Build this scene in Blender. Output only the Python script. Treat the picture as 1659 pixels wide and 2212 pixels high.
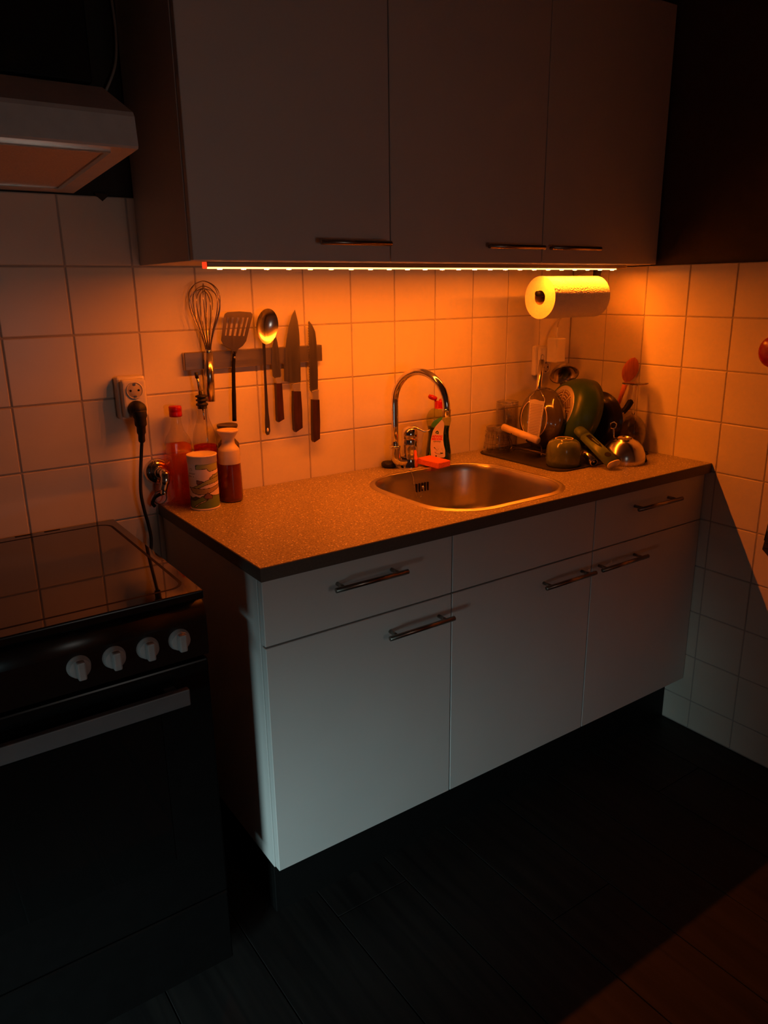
import bpy, bmesh, math, random
from mathutils import Matrix, Vector
random.seed(7)
for o in list(bpy.data.objects): bpy.data.objects.remove(o)
S = bpy.context.scene
COL = S.collection
pi = math.pi

# ------------------------------------------------------------------ camera
cam_d = bpy.data.cameras.new('camera'); cam = bpy.data.objects.new('camera', cam_d); COL.objects.link(cam)
RT = Vector((0.8201, -0.5721, -0.0132)); DN = Vector((-0.1715, -0.2238, -0.9594)); FW = Vector((0.5459, 0.7891, -0.2816))
FW.normalize(); RT = (RT - FW*RT.dot(FW)).normalized(); UP = RT.cross(FW)
cm = Matrix.Identity(4)
for i in range(3):
    cm[i][0] = RT[i]; cm[i][1] = UP[i]; cm[i][2] = -FW[i]
CAM = Vector((-0.5868, -1.8633, 1.4161))
cm.translation = CAM
cam.matrix_world = cm
cam_d.sensor_fit = 'VERTICAL'; cam_d.sensor_height = 36.0; cam_d.sensor_width = 27.0
cam_d.lens = 1648.3/2212*36.0
cam_d.clip_start = 0.05
S.camera = cam
# ------------------------------------------------------------------ world, large lights, exposure
W = bpy.data.worlds.new('world'); S.world = W; W.use_nodes = True
W.node_tree.nodes['Background'].inputs[0].default_value = (0.35, 0.42, 0.5, 1)
W.node_tree.nodes['Background'].inputs[1].default_value = 0.02
S.view_settings.view_transform = 'Standard'
try: S.view_settings.look = 'None'
except Exception: pass
S.view_settings.exposure = 0.0
S.view_settings.gamma = 1.0
S.view_settings.use_curve_mapping = False
S.cycles.transparent_max_bounces = 32
LED_RGB = (1.0, 0.155, 0.002)
LED_POWER = 2150.0       # radiance of one diode face
def area(name, loc, target, sx, sy, power, color, spread):
    l = bpy.data.lights.new(name, 'AREA'); l.shape = 'RECTANGLE'; l.size = sx; l.size_y = sy
    l.energy = power; l.color = color; l.spread = math.radians(spread)
    o = bpy.data.objects.new(name, l); COL.objects.link(o)
    o.location = loc
    d = Vector(target) - Vector(loc)
    o.rotation_euler = d.to_track_quat('-Z', 'Y').to_euler()
    return o
# assumed unseen cool light left of the cooker, narrow spread, aimed low
area('assumed_cool_light', (-2.05, -1.75, 0.42), (-0.45, -0.59, 0.08), 0.50, 0.45, 2.1, (0.66, 0.97, 1.0), 41)
# weak fill light added behind the camera, its source unseen
area('room_fill', (0.08, -2.25, 1.20), (-0.40, -0.3, 1.35), 0.30, 0.30, 0.36, (1.0, 0.93, 0.84), 110)

# ------------------------------------------------------------------ materials
def nodes(m):
    m.use_nodes = True
    nt = m.node_tree
    return nt, nt.nodes, nt.links, nt.nodes['Principled BSDF']
def mat(name, col, rough=0.5, metal=0.0, var=0.06, scale=30.0, bump=0.0, bscale=200.0, trans=0.0, ior=1.45, coat=0.0, spec=0.5, rvar=0.0):
    m = bpy.data.materials.new(name); nt, N, L, b = nodes(m)
    b.inputs['Roughness'].default_value = rough; b.inputs['Metallic'].default_value = metal
    b.inputs['Transmission Weight'].default_value = trans; b.inputs['IOR'].default_value = ior
    b.inputs['Coat Weight'].default_value = coat; b.inputs['Specular IOR Level'].default_value = spec
    tc = N.new('ShaderNodeTexCoord'); nz = N.new('ShaderNodeTexNoise'); nz.inputs['Scale'].default_value = scale
    nz.inputs['Detail'].default_value = 4
    L.new(tc.outputs['Object'], nz.inputs['Vector'])
    r = N.new('ShaderNodeValToRGB')
    r.color_ramp.elements[0].position = 0.3; r.color_ramp.elements[1].position = 0.7
    r.color_ramp.elements[0].color = tuple(min(1, c*(1-var)) for c in col)+(1,)
    r.color_ramp.elements[1].color = tuple(min(1, c*(1+var)) for c in col)+(1,)
    L.new(nz.outputs['Fac'], r.inputs['Fac']); L.new(r.outputs['Color'], b.inputs['Base Color'])
    if rvar:
        mr = N.new('ShaderNodeMapRange'); mr.inputs['To Min'].default_value = max(0.02, rough-rvar); mr.inputs['To Max'].default_value = rough+rvar
        L.new(nz.outputs['Fac'], mr.inputs['Value']); L.new(mr.outputs['Result'], b.inputs['Roughness'])
    if bump:
        n2 = N.new('ShaderNodeTexNoise'); n2.inputs['Scale'].default_value = bscale
        L.new(tc.outputs['Object'], n2.inputs['Vector'])
        bp = N.new('ShaderNodeBump'); bp.inputs['Strength'].default_value = bump; bp.inputs['Distance'].default_value = 0.002
        L.new(n2.outputs['Fac'], bp.inputs['Height']); L.new(bp.outputs['Normal'], b.inputs['Normal'])
    return m
def emis(name, col, strength):
    m = bpy.data.materials.new(name); m.use_nodes = True; nt = m.node_tree; N = nt.nodes; L = nt.links
    N.remove(N['Principled BSDF']); e = N.new('ShaderNodeEmission')
    e.inputs[0].default_value = tuple(col)+(1,); e.inputs[1].default_value = strength
    L.new(e.outputs[0], N['Material Output'].inputs[0]); return m
def thin_glass(name, tint=(0.95, 0.95, 0.95), blend=0.22):
    m = bpy.data.materials.new(name); m.use_nodes = True; nt = m.node_tree; N = nt.nodes; L = nt.links
    N.remove(N['Principled BSDF'])
    t = N.new('ShaderNodeBsdfTransparent'); t.inputs[0].default_value = tuple(tint)+(1,)
    g = N.new('ShaderNodeBsdfGlossy'); g.inputs['Roughness'].default_value = 0.03
    lw = N.new('ShaderNodeLayerWeight'); lw.inputs['Blend'].default_value = 0.5
    pw = N.new('ShaderNodeMath'); pw.operation = 'POWER'; pw.inputs[1].default_value = 2.2
    ma = N.new('ShaderNodeMath'); ma.operation = 'MULTIPLY_ADD'; ma.inputs[1].default_value = blend*3.0; ma.inputs[2].default_value = 0.035
    L.new(lw.outputs['Facing'], pw.inputs[0]); L.new(pw.outputs[0], ma.inputs[0])
    nz = N.new('ShaderNodeTexNoise'); nz.inputs['Scale'].default_value = 60
    bp = N.new('ShaderNodeBump'); bp.inputs['Strength'].default_value = 0.05; bp.inputs['Distance'].default_value = 0.002
    L.new(nz.outputs['Fac'], bp.inputs['Height']); L.new(bp.outputs['Normal'], g.inputs['Normal'])
    mx = N.new('ShaderNodeMixShader')
    L.new(ma.outputs[0], mx.inputs[0]); L.new(t.outputs[0], mx.inputs[1]); L.new(g.outputs[0], mx.inputs[2])
    L.new(mx.outputs[0], N['Material Output'].inputs[0]); return m
def liquid(name, tint, col, fac):
    m = bpy.data.materials.new(name); nt, N, L, b = nodes(m)
    b.inputs['Base Color'].default_value = tuple(col)+(1,); b.inputs['Roughness'].default_value = 0.15
    nz = N.new('ShaderNodeTexNoise'); nz.inputs['Scale'].default_value = 20
    t = N.new('ShaderNodeBsdfTransparent'); t.inputs[0].default_value = tuple(tint)+(1,)
    tl = N.new('ShaderNodeBsdfTranslucent'); tl.inputs[0].default_value = tuple(col)+(1,)
    mr = N.new('ShaderNodeMapRange'); mr.inputs['To Min'].default_value = fac*0.9; mr.inputs['To Max'].default_value = fac*1.1
    L.new(nz.outputs['Fac'], mr.inputs['Value'])
    m1 = N.new('ShaderNodeMixShader'); m1.inputs[0].default_value = 0.6
    L.new(b.outputs[0], m1.inputs[1]); L.new(tl.outputs[0], m1.inputs[2])
    m2 = N.new('ShaderNodeMixShader'); L.new(mr.outputs['Result'], m2.inputs[0]); L.new(t.outputs[0], m2.inputs[1]); L.new(m1.outputs[0], m2.inputs[2])
    L.new(m2.outputs[0], N['Material Output'].inputs[0]); return m
def counter_mat():
    m = bpy.data.materials.new('speckled_laminate'); nt, N, L, b = nodes(m)
    tc = N.new('ShaderNodeTexCoord')
    n1 = N.new('ShaderNodeTexNoise'); n1.inputs['Scale'].default_value = 260; n1.inputs['Detail'].default_value = 3
    r1 = N.new('ShaderNodeValToRGB'); r1.color_ramp.elements[0].position = 0.38; r1.color_ramp.elements[1].position = 0.62
    r1.color_ramp.elements[0].color = (0.17, 0.145, 0.12, 1); r1.color_ramp.elements[1].color = (0.42, 0.365, 0.30, 1)
    v = N.new('ShaderNodeTexVoronoi'); v.inputs['Scale'].default_value = 92
    r2 = N.new('ShaderNodeValToRGB'); r2.color_ramp.elements[0].position = 0.12; r2.color_ramp.elements[1].position = 0.20
    r2.color_ramp.elements[0].color = (1, 1, 1, 1); r2.color_ramp.elements[1].color = (0, 0, 0, 1)
    mx = N.new('ShaderNodeMixRGB'); mx.inputs[2].default_value = (0.90, 0.86, 0.78, 1)
    L.new(tc.outputs['Object'], n1.inputs['Vector']); L.new(tc.outputs['Object'], v.inputs['Vector'])
    L.new(n1.outputs['Fac'], r1.inputs['Fac']); L.new(v.outputs['Distance'], r2.inputs['Fac'])
    L.new(r2.outputs['Color'], mx.inputs[0]); L.new(r1.outputs['Color'], mx.inputs[1]); L.new(mx.outputs[0], b.inputs['Base Color'])
    b.inputs['Roughness'].default_value = 0.33
    bp = N.new('ShaderNodeBump'); bp.inputs['Strength'].default_value = 0.25; bp.inputs['Distance'].default_value = 0.001
    L.new(n1.outputs['Fac'], bp.inputs['Height']); L.new(bp.outputs['Normal'], b.inputs['Normal'])
    return m
def wood_mat(name, c1, c2, rough=0.5, sx=40, axis=2, spec=0.5):
    m = bpy.data.materials.new(name); nt, N, L, b = nodes(m)
    tc = N.new('ShaderNodeTexCoord'); mp = N.new('ShaderNodeMapping')
    sc = [sx, sx, sx]; sc[axis] = sx*0.06; mp.inputs['Scale'].default_value = sc
    nz = N.new('ShaderNodeTexNoise'); nz.inputs['Scale'].default_value = 3; nz.inputs['Detail'].default_value = 6; nz.inputs['Distortion'].default_value = 0.6
    r = N.new('ShaderNodeValToRGB'); r.color_ramp.elements[0].position = 0.3; r.color_ramp.elements[1].position = 0.7
    r.color_ramp.elements[0].color = tuple(c1)+(1,); r.color_ramp.elements[1].color = tuple(c2)+(1,)
    L.new(tc.outputs['Object'], mp.inputs[0]); L.new(mp.outputs[0], nz.inputs['Vector']); L.new(nz.outputs['Fac'], r.inputs['Fac'])
    L.new(r.outputs['Color'], b.inputs['Base Color']); b.inputs['Roughness'].default_value = rough
    b.inputs['Specular IOR Level'].default_value = spec
    return m
def brushed(name, col, rough=0.25, axis=0):
    m = bpy.data.materials.new(name); nt, N, L, b = nodes(m)
    tc = N.new('ShaderNodeTexCoord'); mp = N.new('ShaderNodeMapping'); sc = [400, 400, 400]; sc[axis] = 8
    mp.inputs['Scale'].default_value = sc
    nz = N.new('ShaderNodeTexNoise'); nz.inputs['Scale'].default_value = 1.0; nz.inputs['Detail'].default_value = 2
    mr = N.new('ShaderNodeMapRange'); mr.inputs['To Min'].default_value = rough*0.75; mr.inputs['To Max'].default_value = rough*1.3
    L.new(tc.outputs['Object'], mp.inputs[0]); L.new(mp.outputs[0], nz.inputs['Vector']); L.new(nz.outputs['Fac'], mr.inputs['Value'])
    L.new(mr.outputs['Result'], b.inputs['Roughness'])
    b.inputs['Base Color'].default_value = tuple(col)+(1,); b.inputs['Metallic'].default_value = 1.0
    return m
def paper_mat():
    m = bpy.data.materials.new('embossed_paper'); nt, N, L, b = nodes(m)
    tc = N.new('ShaderNodeTexCoord'); v = N.new('ShaderNodeTexVoronoi'); v.inputs['Scale'].default_value = 55
    w = N.new('ShaderNodeMath'); w.operation = 'MULTIPLY'; w.inputs[1].default_value = 26.0
    s = N.new('ShaderNodeMath'); s.operation = 'SINE'
    L.new(tc.outputs['Object'], v.inputs['Vector']); L.new(v.outputs['Distance'], w.inputs[0]); L.new(w.outputs[0], s.inputs[0])
    bp = N.new('ShaderNodeBump'); bp.inputs['Strength'].default_value = 0.35; bp.inputs['Distance'].default_value = 0.002
    L.new(s.outputs[0], bp.inputs['Height']); L.new(bp.outputs['Normal'], b.inputs['Normal'])
    b.inputs['Base Color'].default_value = (0.86, 0.84, 0.8, 1); b.inputs['Roughness'].default_value = 0.9
    return m
M = dict(
    tile=mat('glazed_tile', (0.75, 0.70, 0.60), 0.30, var=0.035, scale=9, bump=0.05, bscale=25, spec=0.35),
    grout=mat('grey_grout', (0.46, 0.42, 0.38), 0.9, bump=0.4),
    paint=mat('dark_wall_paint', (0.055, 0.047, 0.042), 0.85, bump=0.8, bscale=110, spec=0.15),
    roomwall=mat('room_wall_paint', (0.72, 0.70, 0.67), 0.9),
    ceil=mat('ceiling_paint', (0.6, 0.58, 0.56), 0.9),
    plank=wood_mat('dark_floor_plank', (0.016, 0.015, 0.0155), (0.034, 0.031, 0.029), 0.5, 12, 1, 0.15),
    underfloor=mat('floor_base', (0.008, 0.008, 0.008), 0.8),
    white=mat('white_laminate', (0.66, 0.66, 0.64), 0.45, var=0.02, scale=6, spec=0.35),
    edge=mat('pale_door_edge', (0.66, 0.65, 0.58), 0.45, var=0.02),
    counter=counter_mat(), counteredge=mat('dark_worktop_edge', (0.11, 0.095, 0.08), 0.45, var=0.12, scale=200),  # worktop side faces: darker, without the speckles of the top
    plinth=mat('black_plinth', (0.006, 0.006, 0.006), 0.6, spec=0.2),
    steel=brushed('brushed_steel', (0.46, 0.42, 0.38), 0.36, 0), graterplate=mat('grater_plate', (0.72, 0.66, 0.60), 0.45, 0.6, var=0.03),
    handle=brushed('brushed_handle', (0.32, 0.28, 0.24), 0.30, 0),
    sink=mat('sink_steel', (0.55, 0.52, 0.48), 0.30, 1.0, var=0.02),
    chrome=mat('chrome', (0.74, 0.71, 0.68), 0.10, 1.0, var=0.02),
    blade=brushed('blade_steel', (0.42, 0.39, 0.35), 0.32, 2), turner=brushed('turner_steel', (0.26, 0.22, 0.19), 0.34, 2),
    bolster=mat('satin_bolster', (0.72, 0.68, 0.60), 0.45, 1.0, var=0.03), polished=mat('polished_steel', (0.66, 0.62, 0.57), 0.19, 1.0, var=0.03, rvar=0.03),
    knifewood=wood_mat('dark_knife_wood', (0.014, 0.006, 0.004), (0.060, 0.018, 0.011), 0.4, 60),
    black=mat('black_enamel', (0.005, 0.0045, 0.0045), 0.26, var=0.1, spec=0.35),
    panel=mat('gloss_black_panel', (0.005, 0.0045, 0.0045), 0.30, var=0.1, spec=0.6),
    blackmatte=mat('black_matte', (0.007, 0.006, 0.006), 0.6, spec=0.2),
    blackglass=mat('black_glass', (0.004, 0.004, 0.004), 0.04, var=0.02, spec=0.8, coat=0.6),
    knob=mat('grey_knob_plastic', (0.40, 0.37, 0.36), 0.4), ovenhandle=mat('dull_oven_handle', (0.12, 0.10, 0.10), 0.4),
    hood=mat('hood_enamel', (0.60, 0.60, 0.59), 0.35),
    filt=mat('hood_filter_mesh', (0.66, 0.56, 0.46), 0.5, var=0.12, scale=300),
    rubber=mat('black_rubber', (0.012, 0.011, 0.010), 0.55),
    socket=mat('cream_plastic', (0.74, 0.71, 0.64), 0.32, var=0.02),
    paper=paper_mat(), paperend=mat('paper_end', (0.84, 0.80, 0.74), 0.95, var=0.05, scale=160, bump=0.3),
    card=mat('cardboard_core', (0.25, 0.17, 0.11), 0.9),
    red=mat('red_plastic', (0.42, 0.006, 0.010), 0.3),
    sponge=mat('orange_sponge', (0.85, 0.16, 0.06), 0.95, var=0.12, scale=250, bump=0.8, bscale=500),
    greenmug=mat('green_glaze', (0.10, 0.13, 0.05), 0.18, var=0.2, scale=25, coat=0.4),
    olive=mat('olive_brown_glaze', (0.075, 0.06, 0.03), 0.14, var=0.15, scale=20, coat=0.5),
    bowlgreen=mat('bowl_green_glaze', (0.15, 0.14, 0.05), 0.2, var=0.15),
    recess=mat('socket_recess', (0.50, 0.45, 0.38), 0.45), unglazed=mat('unglazed_foot', (0.62, 0.50, 0.42), 0.6),
    pangreen=mat('green_pan_coating', (0.03, 0.085, 0.03), 0.33, var=0.08),
    panbase=mat('steel_pan_base', (0.60, 0.55, 0.48), 0.35, 0.6),
    pandots=mat('pan_base_dots', (0.16, 0.09, 0.06), 0.5),
    pandark=mat('dark_pan_coating', (0.022, 0.016, 0.013), 0.28),
    peelgreen=mat('green_plastic', (0.11, 0.17, 0.05), 0.35),
    pale=mat('pale_plastic', (0.72, 0.66, 0.56), 0.4),
    beech=wood_mat('beech_handle', (0.62, 0.50, 0.36), (0.72, 0.60, 0.45), 0.5, 50, 1),
    redwood=wood_mat('reddish_spoon_wood', (0.55, 0.14, 0.05), (0.78, 0.25, 0.09), 0.55, 50),
    wirewhisk=mat('whisk_wire', (0.34, 0.28, 0.24), 0.25, 1.0, var=0.05),
    wire=mat('dark_rack_wire', (0.22, 0.18, 0.15), 0.3, 0.9),
    mat_=mat('dark_drying_mat', (0.022, 0.018, 0.015), 0.7, bump=0.4, bscale=300),
    glass=thin_glass('clear_glass', (0.93, 0.92, 0.91), 0.28), glass2=thin_glass('bottle_glass', (0.93, 0.92, 0.88), 0.22), wineglass=thin_glass('wine_glass_wall', (0.76, 0.74, 0.73), 0.32), realglass=mat('solid_glass', (0.97, 0.97, 0.97), 0.01, trans=1.0, ior=1.46, var=0.01),
    orangeliq=liquid('orange_liquid', (1.0, 0.52, 0.11), (0.90, 0.30, 0.05), 0.30),
    redliq=liquid('red_liquid', (0.93, 0.14, 0.03), (0.75, 0.04, 0.01), 0.40),
    redbody=mat('dark_red_bottle', (0.15, 0.016, 0.008), 0.12, var=0.15, scale=12, coat=0.4),
    darkcap=mat('dark_bottle_cap', (0.05, 0.03, 0.02), 0.4),
    cream=mat('cream_cup_plastic', (0.66, 0.55, 0.40), 0.4, var=0.03),
    greenliq=mat('green_soap', (0.008, 0.045, 0.010), 0.10, var=0.1, coat=0.5),
    greenclear=thin_glass('soap_bottle_plastic', (0.75, 0.80, 0.45), 0.2),
    labelcream=mat('label_cream', (0.82, 0.72, 0.60), 0.45), labelgreen=mat('label_green', (0.06, 0.30, 0.02), 0.4),
    inkred=mat('ink_red', (0.75, 0.03, 0.03), 0.5), inkgreen=mat('ink_dark_green', (0.01, 0.07, 0.04), 0.5), inkbrown=mat('ink_brown', (0.05, 0.035, 0.02), 0.5),
    t_bg=mat('print_blush', (0.80, 0.64, 0.54), 0.5), t_ol=mat('print_olive', (0.36, 0.36, 0.10), 0.5), t_tan=mat('print_tan', (0.42, 0.28, 0.10), 0.5),
    t_gr=mat('print_green', (0.15, 0.25, 0.05), 0.5), t_dk=mat('print_dark_green', (0.05, 0.08, 0.025), 0.5), t_br=mat('print_brown', (0.22, 0.10, 0.06), 0.5),
    t_ln=mat('print_line', (0.035, 0.018, 0.01), 0.5), t_pa=mat('print_path', (0.72, 0.62, 0.36), 0.5),
    tinlid=mat('tin_lid_plastic', (0.78, 0.66, 0.52), 0.4),
    alu=brushed('aluminium_profile', (0.42, 0.36, 0.30), 0.4, 0),
    diode=emis('amber_diode', LED_RGB, LED_POWER), ledline=emis('amber_diffuser', (1.0, 0.36, 0.10), 5.0), ledlens=emis('amber_lens', (1.0, 0.5, 0.2), 22.0), ledend=emis('red_end_cap_glow', (1.0, 0.05, 0.01), 1.1),
    cable=mat('pale_cable', (0.5, 0.45, 0.4), 0.5), redsil=mat('red_silicone', (0.30, 0.008, 0.012), 0.25, coat=0.3),
    blackcloth=mat('black_woven_cloth', (0.03, 0.025, 0.028), 0.8, var=0.3, scale=200, bump=0.6, bscale=400),
)

# ------------------------------------------------------------------ geometry helpers
class G:
    def __init__(s): s.v = []; s.f = []; s.m = []; s.sm = []
    def add(s, vs, fs, mi=0, smooth=False, X=None):
        o = len(s.v)
        s.v += [tuple(X @ Vector(p)) if X is not None else tuple(p) for p in vs]
        for q in fs: s.f.append([i+o for i in q]); s.m.append(mi); s.sm.append(smooth)
        return s
    def box(s, x0, x1, y0, y1, z0, z1, b=0.0, mi=0, X=None, seg=1):
        bm = bmesh.new(); bmesh.ops.create_cube(bm, size=1)
        for v in bm.verts: v.co = Vector(((x0+x1)/2+v.co.x*(x1-x0), (y0+y1)/2+v.co.y*(y1-y0), (z0+z1)/2+v.co.z*(z1-z0)))
        if b > 0: bmesh.ops.bevel(bm, geom=bm.edges[:], offset=b, segments=seg, profile=0.5, affect='EDGES')
        bm.verts.index_update()
        s.add([v.co.copy() for v in bm.verts], [[v.index for v in f.verts] for f in bm.faces], mi, False, X); bm.free(); return s
    def lathe(s, prof, n=40, X=None, mi=0, smooth=True, sx=1.0, sy=1.0):
        vs = []; fs = []
        for r, z in prof:
            for k in range(n):
                a = 2*pi*k/n; vs.append((r*math.cos(a)*sx, r*math.sin(a)*sy, z))
        for i in range(len(prof)-1):
            for k in range(n):
                k2 = (k+1) % n; fs.append([i*n+k, i*n+k2, (i+1)*n+k2, (i+1)*n+k])
        return s.add(vs, fs, mi, smooth, X)
    def tube(s, pts, r, n=10, mi=0, smooth=True, caps=True, X=None):
        pts = [Vector(p) for p in pts]; rs = r if isinstance(r, (list, tuple)) else [r]*len(pts)
        vs = []; fs = []; up = None
        for i, p in enumerate(pts):
            t = (pts[min(i+1, len(pts)-1)]-pts[max(i-1, 0)]).normalized()
            if up is None:
                up = Vector((0, 0, 1)) if abs(t.z) < 0.9 else Vector((1, 0, 0))
            up = (up - t*up.dot(t)).normalized(); sd = t.cross(up)
            for k in range(n):
                a = 2*pi*k/n; vs.append(p+(up*math.cos(a)+sd*math.sin(a))*rs[i])
        for i in range(len(pts)-1):
            for k in range(n):
                k2 = (k+1) % n; fs.append([i*n+k, i*n+k2, (i+1)*n+k2, (i+1)*n+k])
        if caps: fs.append([k for k in reversed(range(n))]); fs.append([(len(pts)-1)*n+k for k in range(n)])
        return s.add(vs, fs, mi, smooth, X)
    def prism(s, poly, t0, t1, X=None, mi=0, smooth=False):
        # polygon in local XZ, extruded along Y from t0 to t1
        n = len(poly)
        vs = [(x, t0, z) for x, z in poly]+[(x, t1, z) for x, z in poly]
        fs = [list(range(n)), list(reversed(range(n, 2*n)))]+[[k, k+n, (k+1) % n+n, (k+1) % n] for k in range(n)]
        return s.add(vs, fs, mi, smooth, X)
    def sphere(s, c, r, n=10, mi=0, sc=(1, 1, 1)):
        prof = [(max(1e-7, r*math.sin(pi*i/n)), -r*math.cos(pi*i/n)) for i in range(n+1)]
        return s.lathe(prof, 2*n, Matrix.Translation(c) @ Matrix.Diagonal((sc[0], sc[1], sc[2], 1)), mi)
ORG = {}
def obj(name, g, mats, parent=None, loc=None):
    me = bpy.data.meshes.new(name)
    o = ORG[parent.name] if parent is not None else Vector(loc if loc is not None else (0, 0, 0))
    me.from_pydata([(v[0]-o.x, v[1]-o.y, v[2]-o.z) for v in g.v], [], g.f)
    bm = bmesh.new(); bm.from_mesh(me); bmesh.ops.recalc_face_normals(bm, faces=bm.faces[:]); bm.to_mesh(me); bm.free()
    if not isinstance(mats, (list, tuple)): mats = [mats]
    for k in mats: me.materials.append(M[k] if isinstance(k, str) else k)
    me.polygons.foreach_set('material_index', g.m); me.polygons.foreach_set('use_smooth', g.sm); me.update()
    ob = bpy.data.objects.new(name, me); COL.objects.link(ob)
    if parent is not None: ob.parent = parent
    else: ob.location = o
    ORG[ob.name] = o
    return ob
def thing(name, label, cat, loc, group=None):
    e = bpy.data.objects.new(name, None); COL.objects.link(e); e.empty_display_size = 0.05
    e.location = loc; ORG[e.name] = Vector(loc); e['label'] = label; e['category'] = cat
    if group: e['group'] = group
    return e
def tag(o, label, cat, group=None):
    o['label'] = label; o['category'] = cat
    if group: o['group'] = group
    return o
def struct(o): o['kind'] = 'structure'; return o
def frame(origin, zdir, xdir=(1, 0, 0)):
    z = Vector(zdir).normalized(); x = Vector(xdir); x = (x-z*x.dot(z)).normalized(); y = z.cross(x)
    X = Matrix.Identity(4)
    for i in range(3): X[i][0] = x[i]; X[i][1] = y[i]; X[i][2] = z[i]
    X.translation = Vector(origin); return X
def Tr(x, y, z): return Matrix.Translation((x, y, z))
def smooth_path(pts, n=8):
    P = [Vector(p) for p in pts]; out = []
    for i in range(len(P)-1):
        p0 = P[max(i-1, 0)]; p1 = P[i]; p2 = P[i+1]; p3 = P[min(i+2, len(P)-1)]
        for k in range(n):
            t = k/n
            out.append(0.5*((2*p1)+(-p0+p2)*t+(2*p0-5*p1+4*p2-p3)*t*t+(-p0+3*p1-3*p2+p3)*t**3))
    out.append(P[-1]); return out
def rrect(w, h, r, n=8):
    out = []
    for cx, cy, a0 in ((w/2-r, h/2-r, 0), (-w/2+r, h/2-r, pi/2), (-w/2+r, -h/2+r, pi), (w/2-r, -h/2+r, 1.5*pi)):
        for k in range(n+1):
            a = a0+pi/2*k/n; out.append((cx+r*math.cos(a), cy+r*math.sin(a)))
    return out
T = 0.898      # worktop height

# ------------------------------------------------------------------ room shell
XR = 1.5
def flatwall(name, b, m): return struct(obj(name, G().box(*b), m))
floor = struct(obj('floor', G().box(-2.3, XR+0.1, -2.35, 0.1, -0.05, -0.008), 'underfloor'))
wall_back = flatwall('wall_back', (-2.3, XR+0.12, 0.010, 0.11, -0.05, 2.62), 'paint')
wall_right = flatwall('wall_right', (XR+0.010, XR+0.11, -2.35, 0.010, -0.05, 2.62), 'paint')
wall_front = flatwall('wall_front', (-2.3, XR+0.1, -2.45, -2.35, -0.05, 2.62), 'roomwall')
ceiling = flatwall('ceiling', (-2.3, XR+0.1, -2.35, 0.1, 2.62, 2.7), 'ceil')
# left wall with an unseen doorway assumed for the cool light
gl = G().box(-2.4, -2.3, -2.35, -2.25, -0.05, 2.62).box(-2.4, -2.3, -1.25, 0.1, -0.05, 2.62).box(-2.4, -2.3, -2.25, -1.25, 2.05, 2.62)
wall_left = struct(obj('wall_left', gl, 'roomwall'))
struct(obj('assumed_door_trim_1', G().box(-2.31, -2.28, -2.31, -2.25, 0, 2.11).box(-2.31, -2.28, -1.25, -1.19, 0, 2.11).box(-2.31, -2.28, -2.25, -1.25, 2.05, 2.11), 'white'))  # unseen door trim around the assumed opening
# unseen window added around the fill light to give it a source
w1 = struct(obj('added_window_1', G().box(-0.30, -0.25, -2.352, -2.325, 0.85, 1.55, 0.003).box(0.41, 0.46, -2.352, -2.325, 0.85, 1.55, 0.003).box(-0.25, 0.41, -2.352, -2.325, 0.85, 0.90, 0.003).box(-0.25, 0.41, -2.352, -2.325, 1.50, 1.55, 0.003), 'white'))
obj('added_pane', G().box(-0.25, 0.41, -2.349, -2.343, 0.90, 1.50), 'blackglass', w1)
# floor planks running away from the cabinets
pl_mesh = None
px = [-0.06+0.2*k for k in range(-11, 8)]
for i, x in enumerate(px):
    off = (0.45*i) % 1.2
    y = 0.0+off-1.2
    ys = [0.0]
    while y > -2.35: ys.append(y); y -= 1.2
    ys.append(-2.35)
    for a, b in zip(ys[:-1], ys[1:]):
        x1 = min(x+0.2, XR)
        if x1-x < 0.02: continue
        obj('plank', G().box(x+0.0009, x1-0.0009, b+0.0009, a-0.0009, -0.008, 0.0, 0.0012), 'plank', floor)
# tiles
def tile_mesh(w, h, t=0.007, b=0.0022):
    g = G().box(-w/2, w/2, 0, t, -h/2, h/2, b, seg=2)
    me = bpy.data.meshes.new('tile'); me.from_pydata(g.v, [], g.f); me.materials.append(M['tile']); me.update(); return me
TM = {}
def tile(parent, c, w, h, rz=0.0):
    key = (round(w, 3), round(h, 3))
    if key not in TM: TM[key] = tile_mesh(w, h)
    o = bpy.data.objects.new('tile', TM[key]); COL.objects.link(o); o.parent = parent
    o.location = c; o.rotation_euler = (random.uniform(-.002, .002), random.uniform(-.0006, .0006), rz+random.uniform(-.002, .002)); return o
JT = 0.0032
gb = obj('grout', G().box(-0.90, XR+0.01, 0.0018, 0.012, 0.55, 1.621), 'grout', wall_back)
gr = obj('grout', G().box(XR+0.0018, XR+0.012, -1.50, 0.004, 0.0, 1.471), 'grout', wall_right)
zrows = [1.622-0.15*k for k in range(7)]      # 1.622 .. 0.722
for k in range(7):
    z1 = zrows[k]; z0 = z1-0.15
    for c in range(-6, 10):
        x0 = c*0.15
        if k == 0 and x0 >= 0.149: continue
        if z1 < 0.9 and not (-0.31 < x0 < 0.10): continue
        tile(wall_back, (x0+0.075, 0.0, (z0+z1)/2), 0.15-JT, 0.15-JT)
zr = [1.472, 1.322, 1.172, 1.022, 0.872]+[0.872-0.154*k for k in range(1, 6)]+[0.002]
for k in range(len(zr)-1):
    z1, z0 = zr[k], zr[k+1]
    for c in range(10):
        y1 = -0.1498*c; y0 = y1-0.1498
        if z1 < 0.88 and y0 > -0.46: continue
        tile(wall_right, (XR, (y0+y1)/2, (z0+z1)/2), 0.1498-JT, z1-z0-JT, -pi/2)
obj('paint_drip', G().lathe([(0.0001, -0.016), (0.004, -0.012), (0.006, -0.004), (0.013, 0.004), (0.016, 0.010)], 16, Tr(-0.052, 0.002, 1.617) @ Matrix.Diagonal((1, .35, 1, 1))), 'paint', wall_back)

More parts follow.
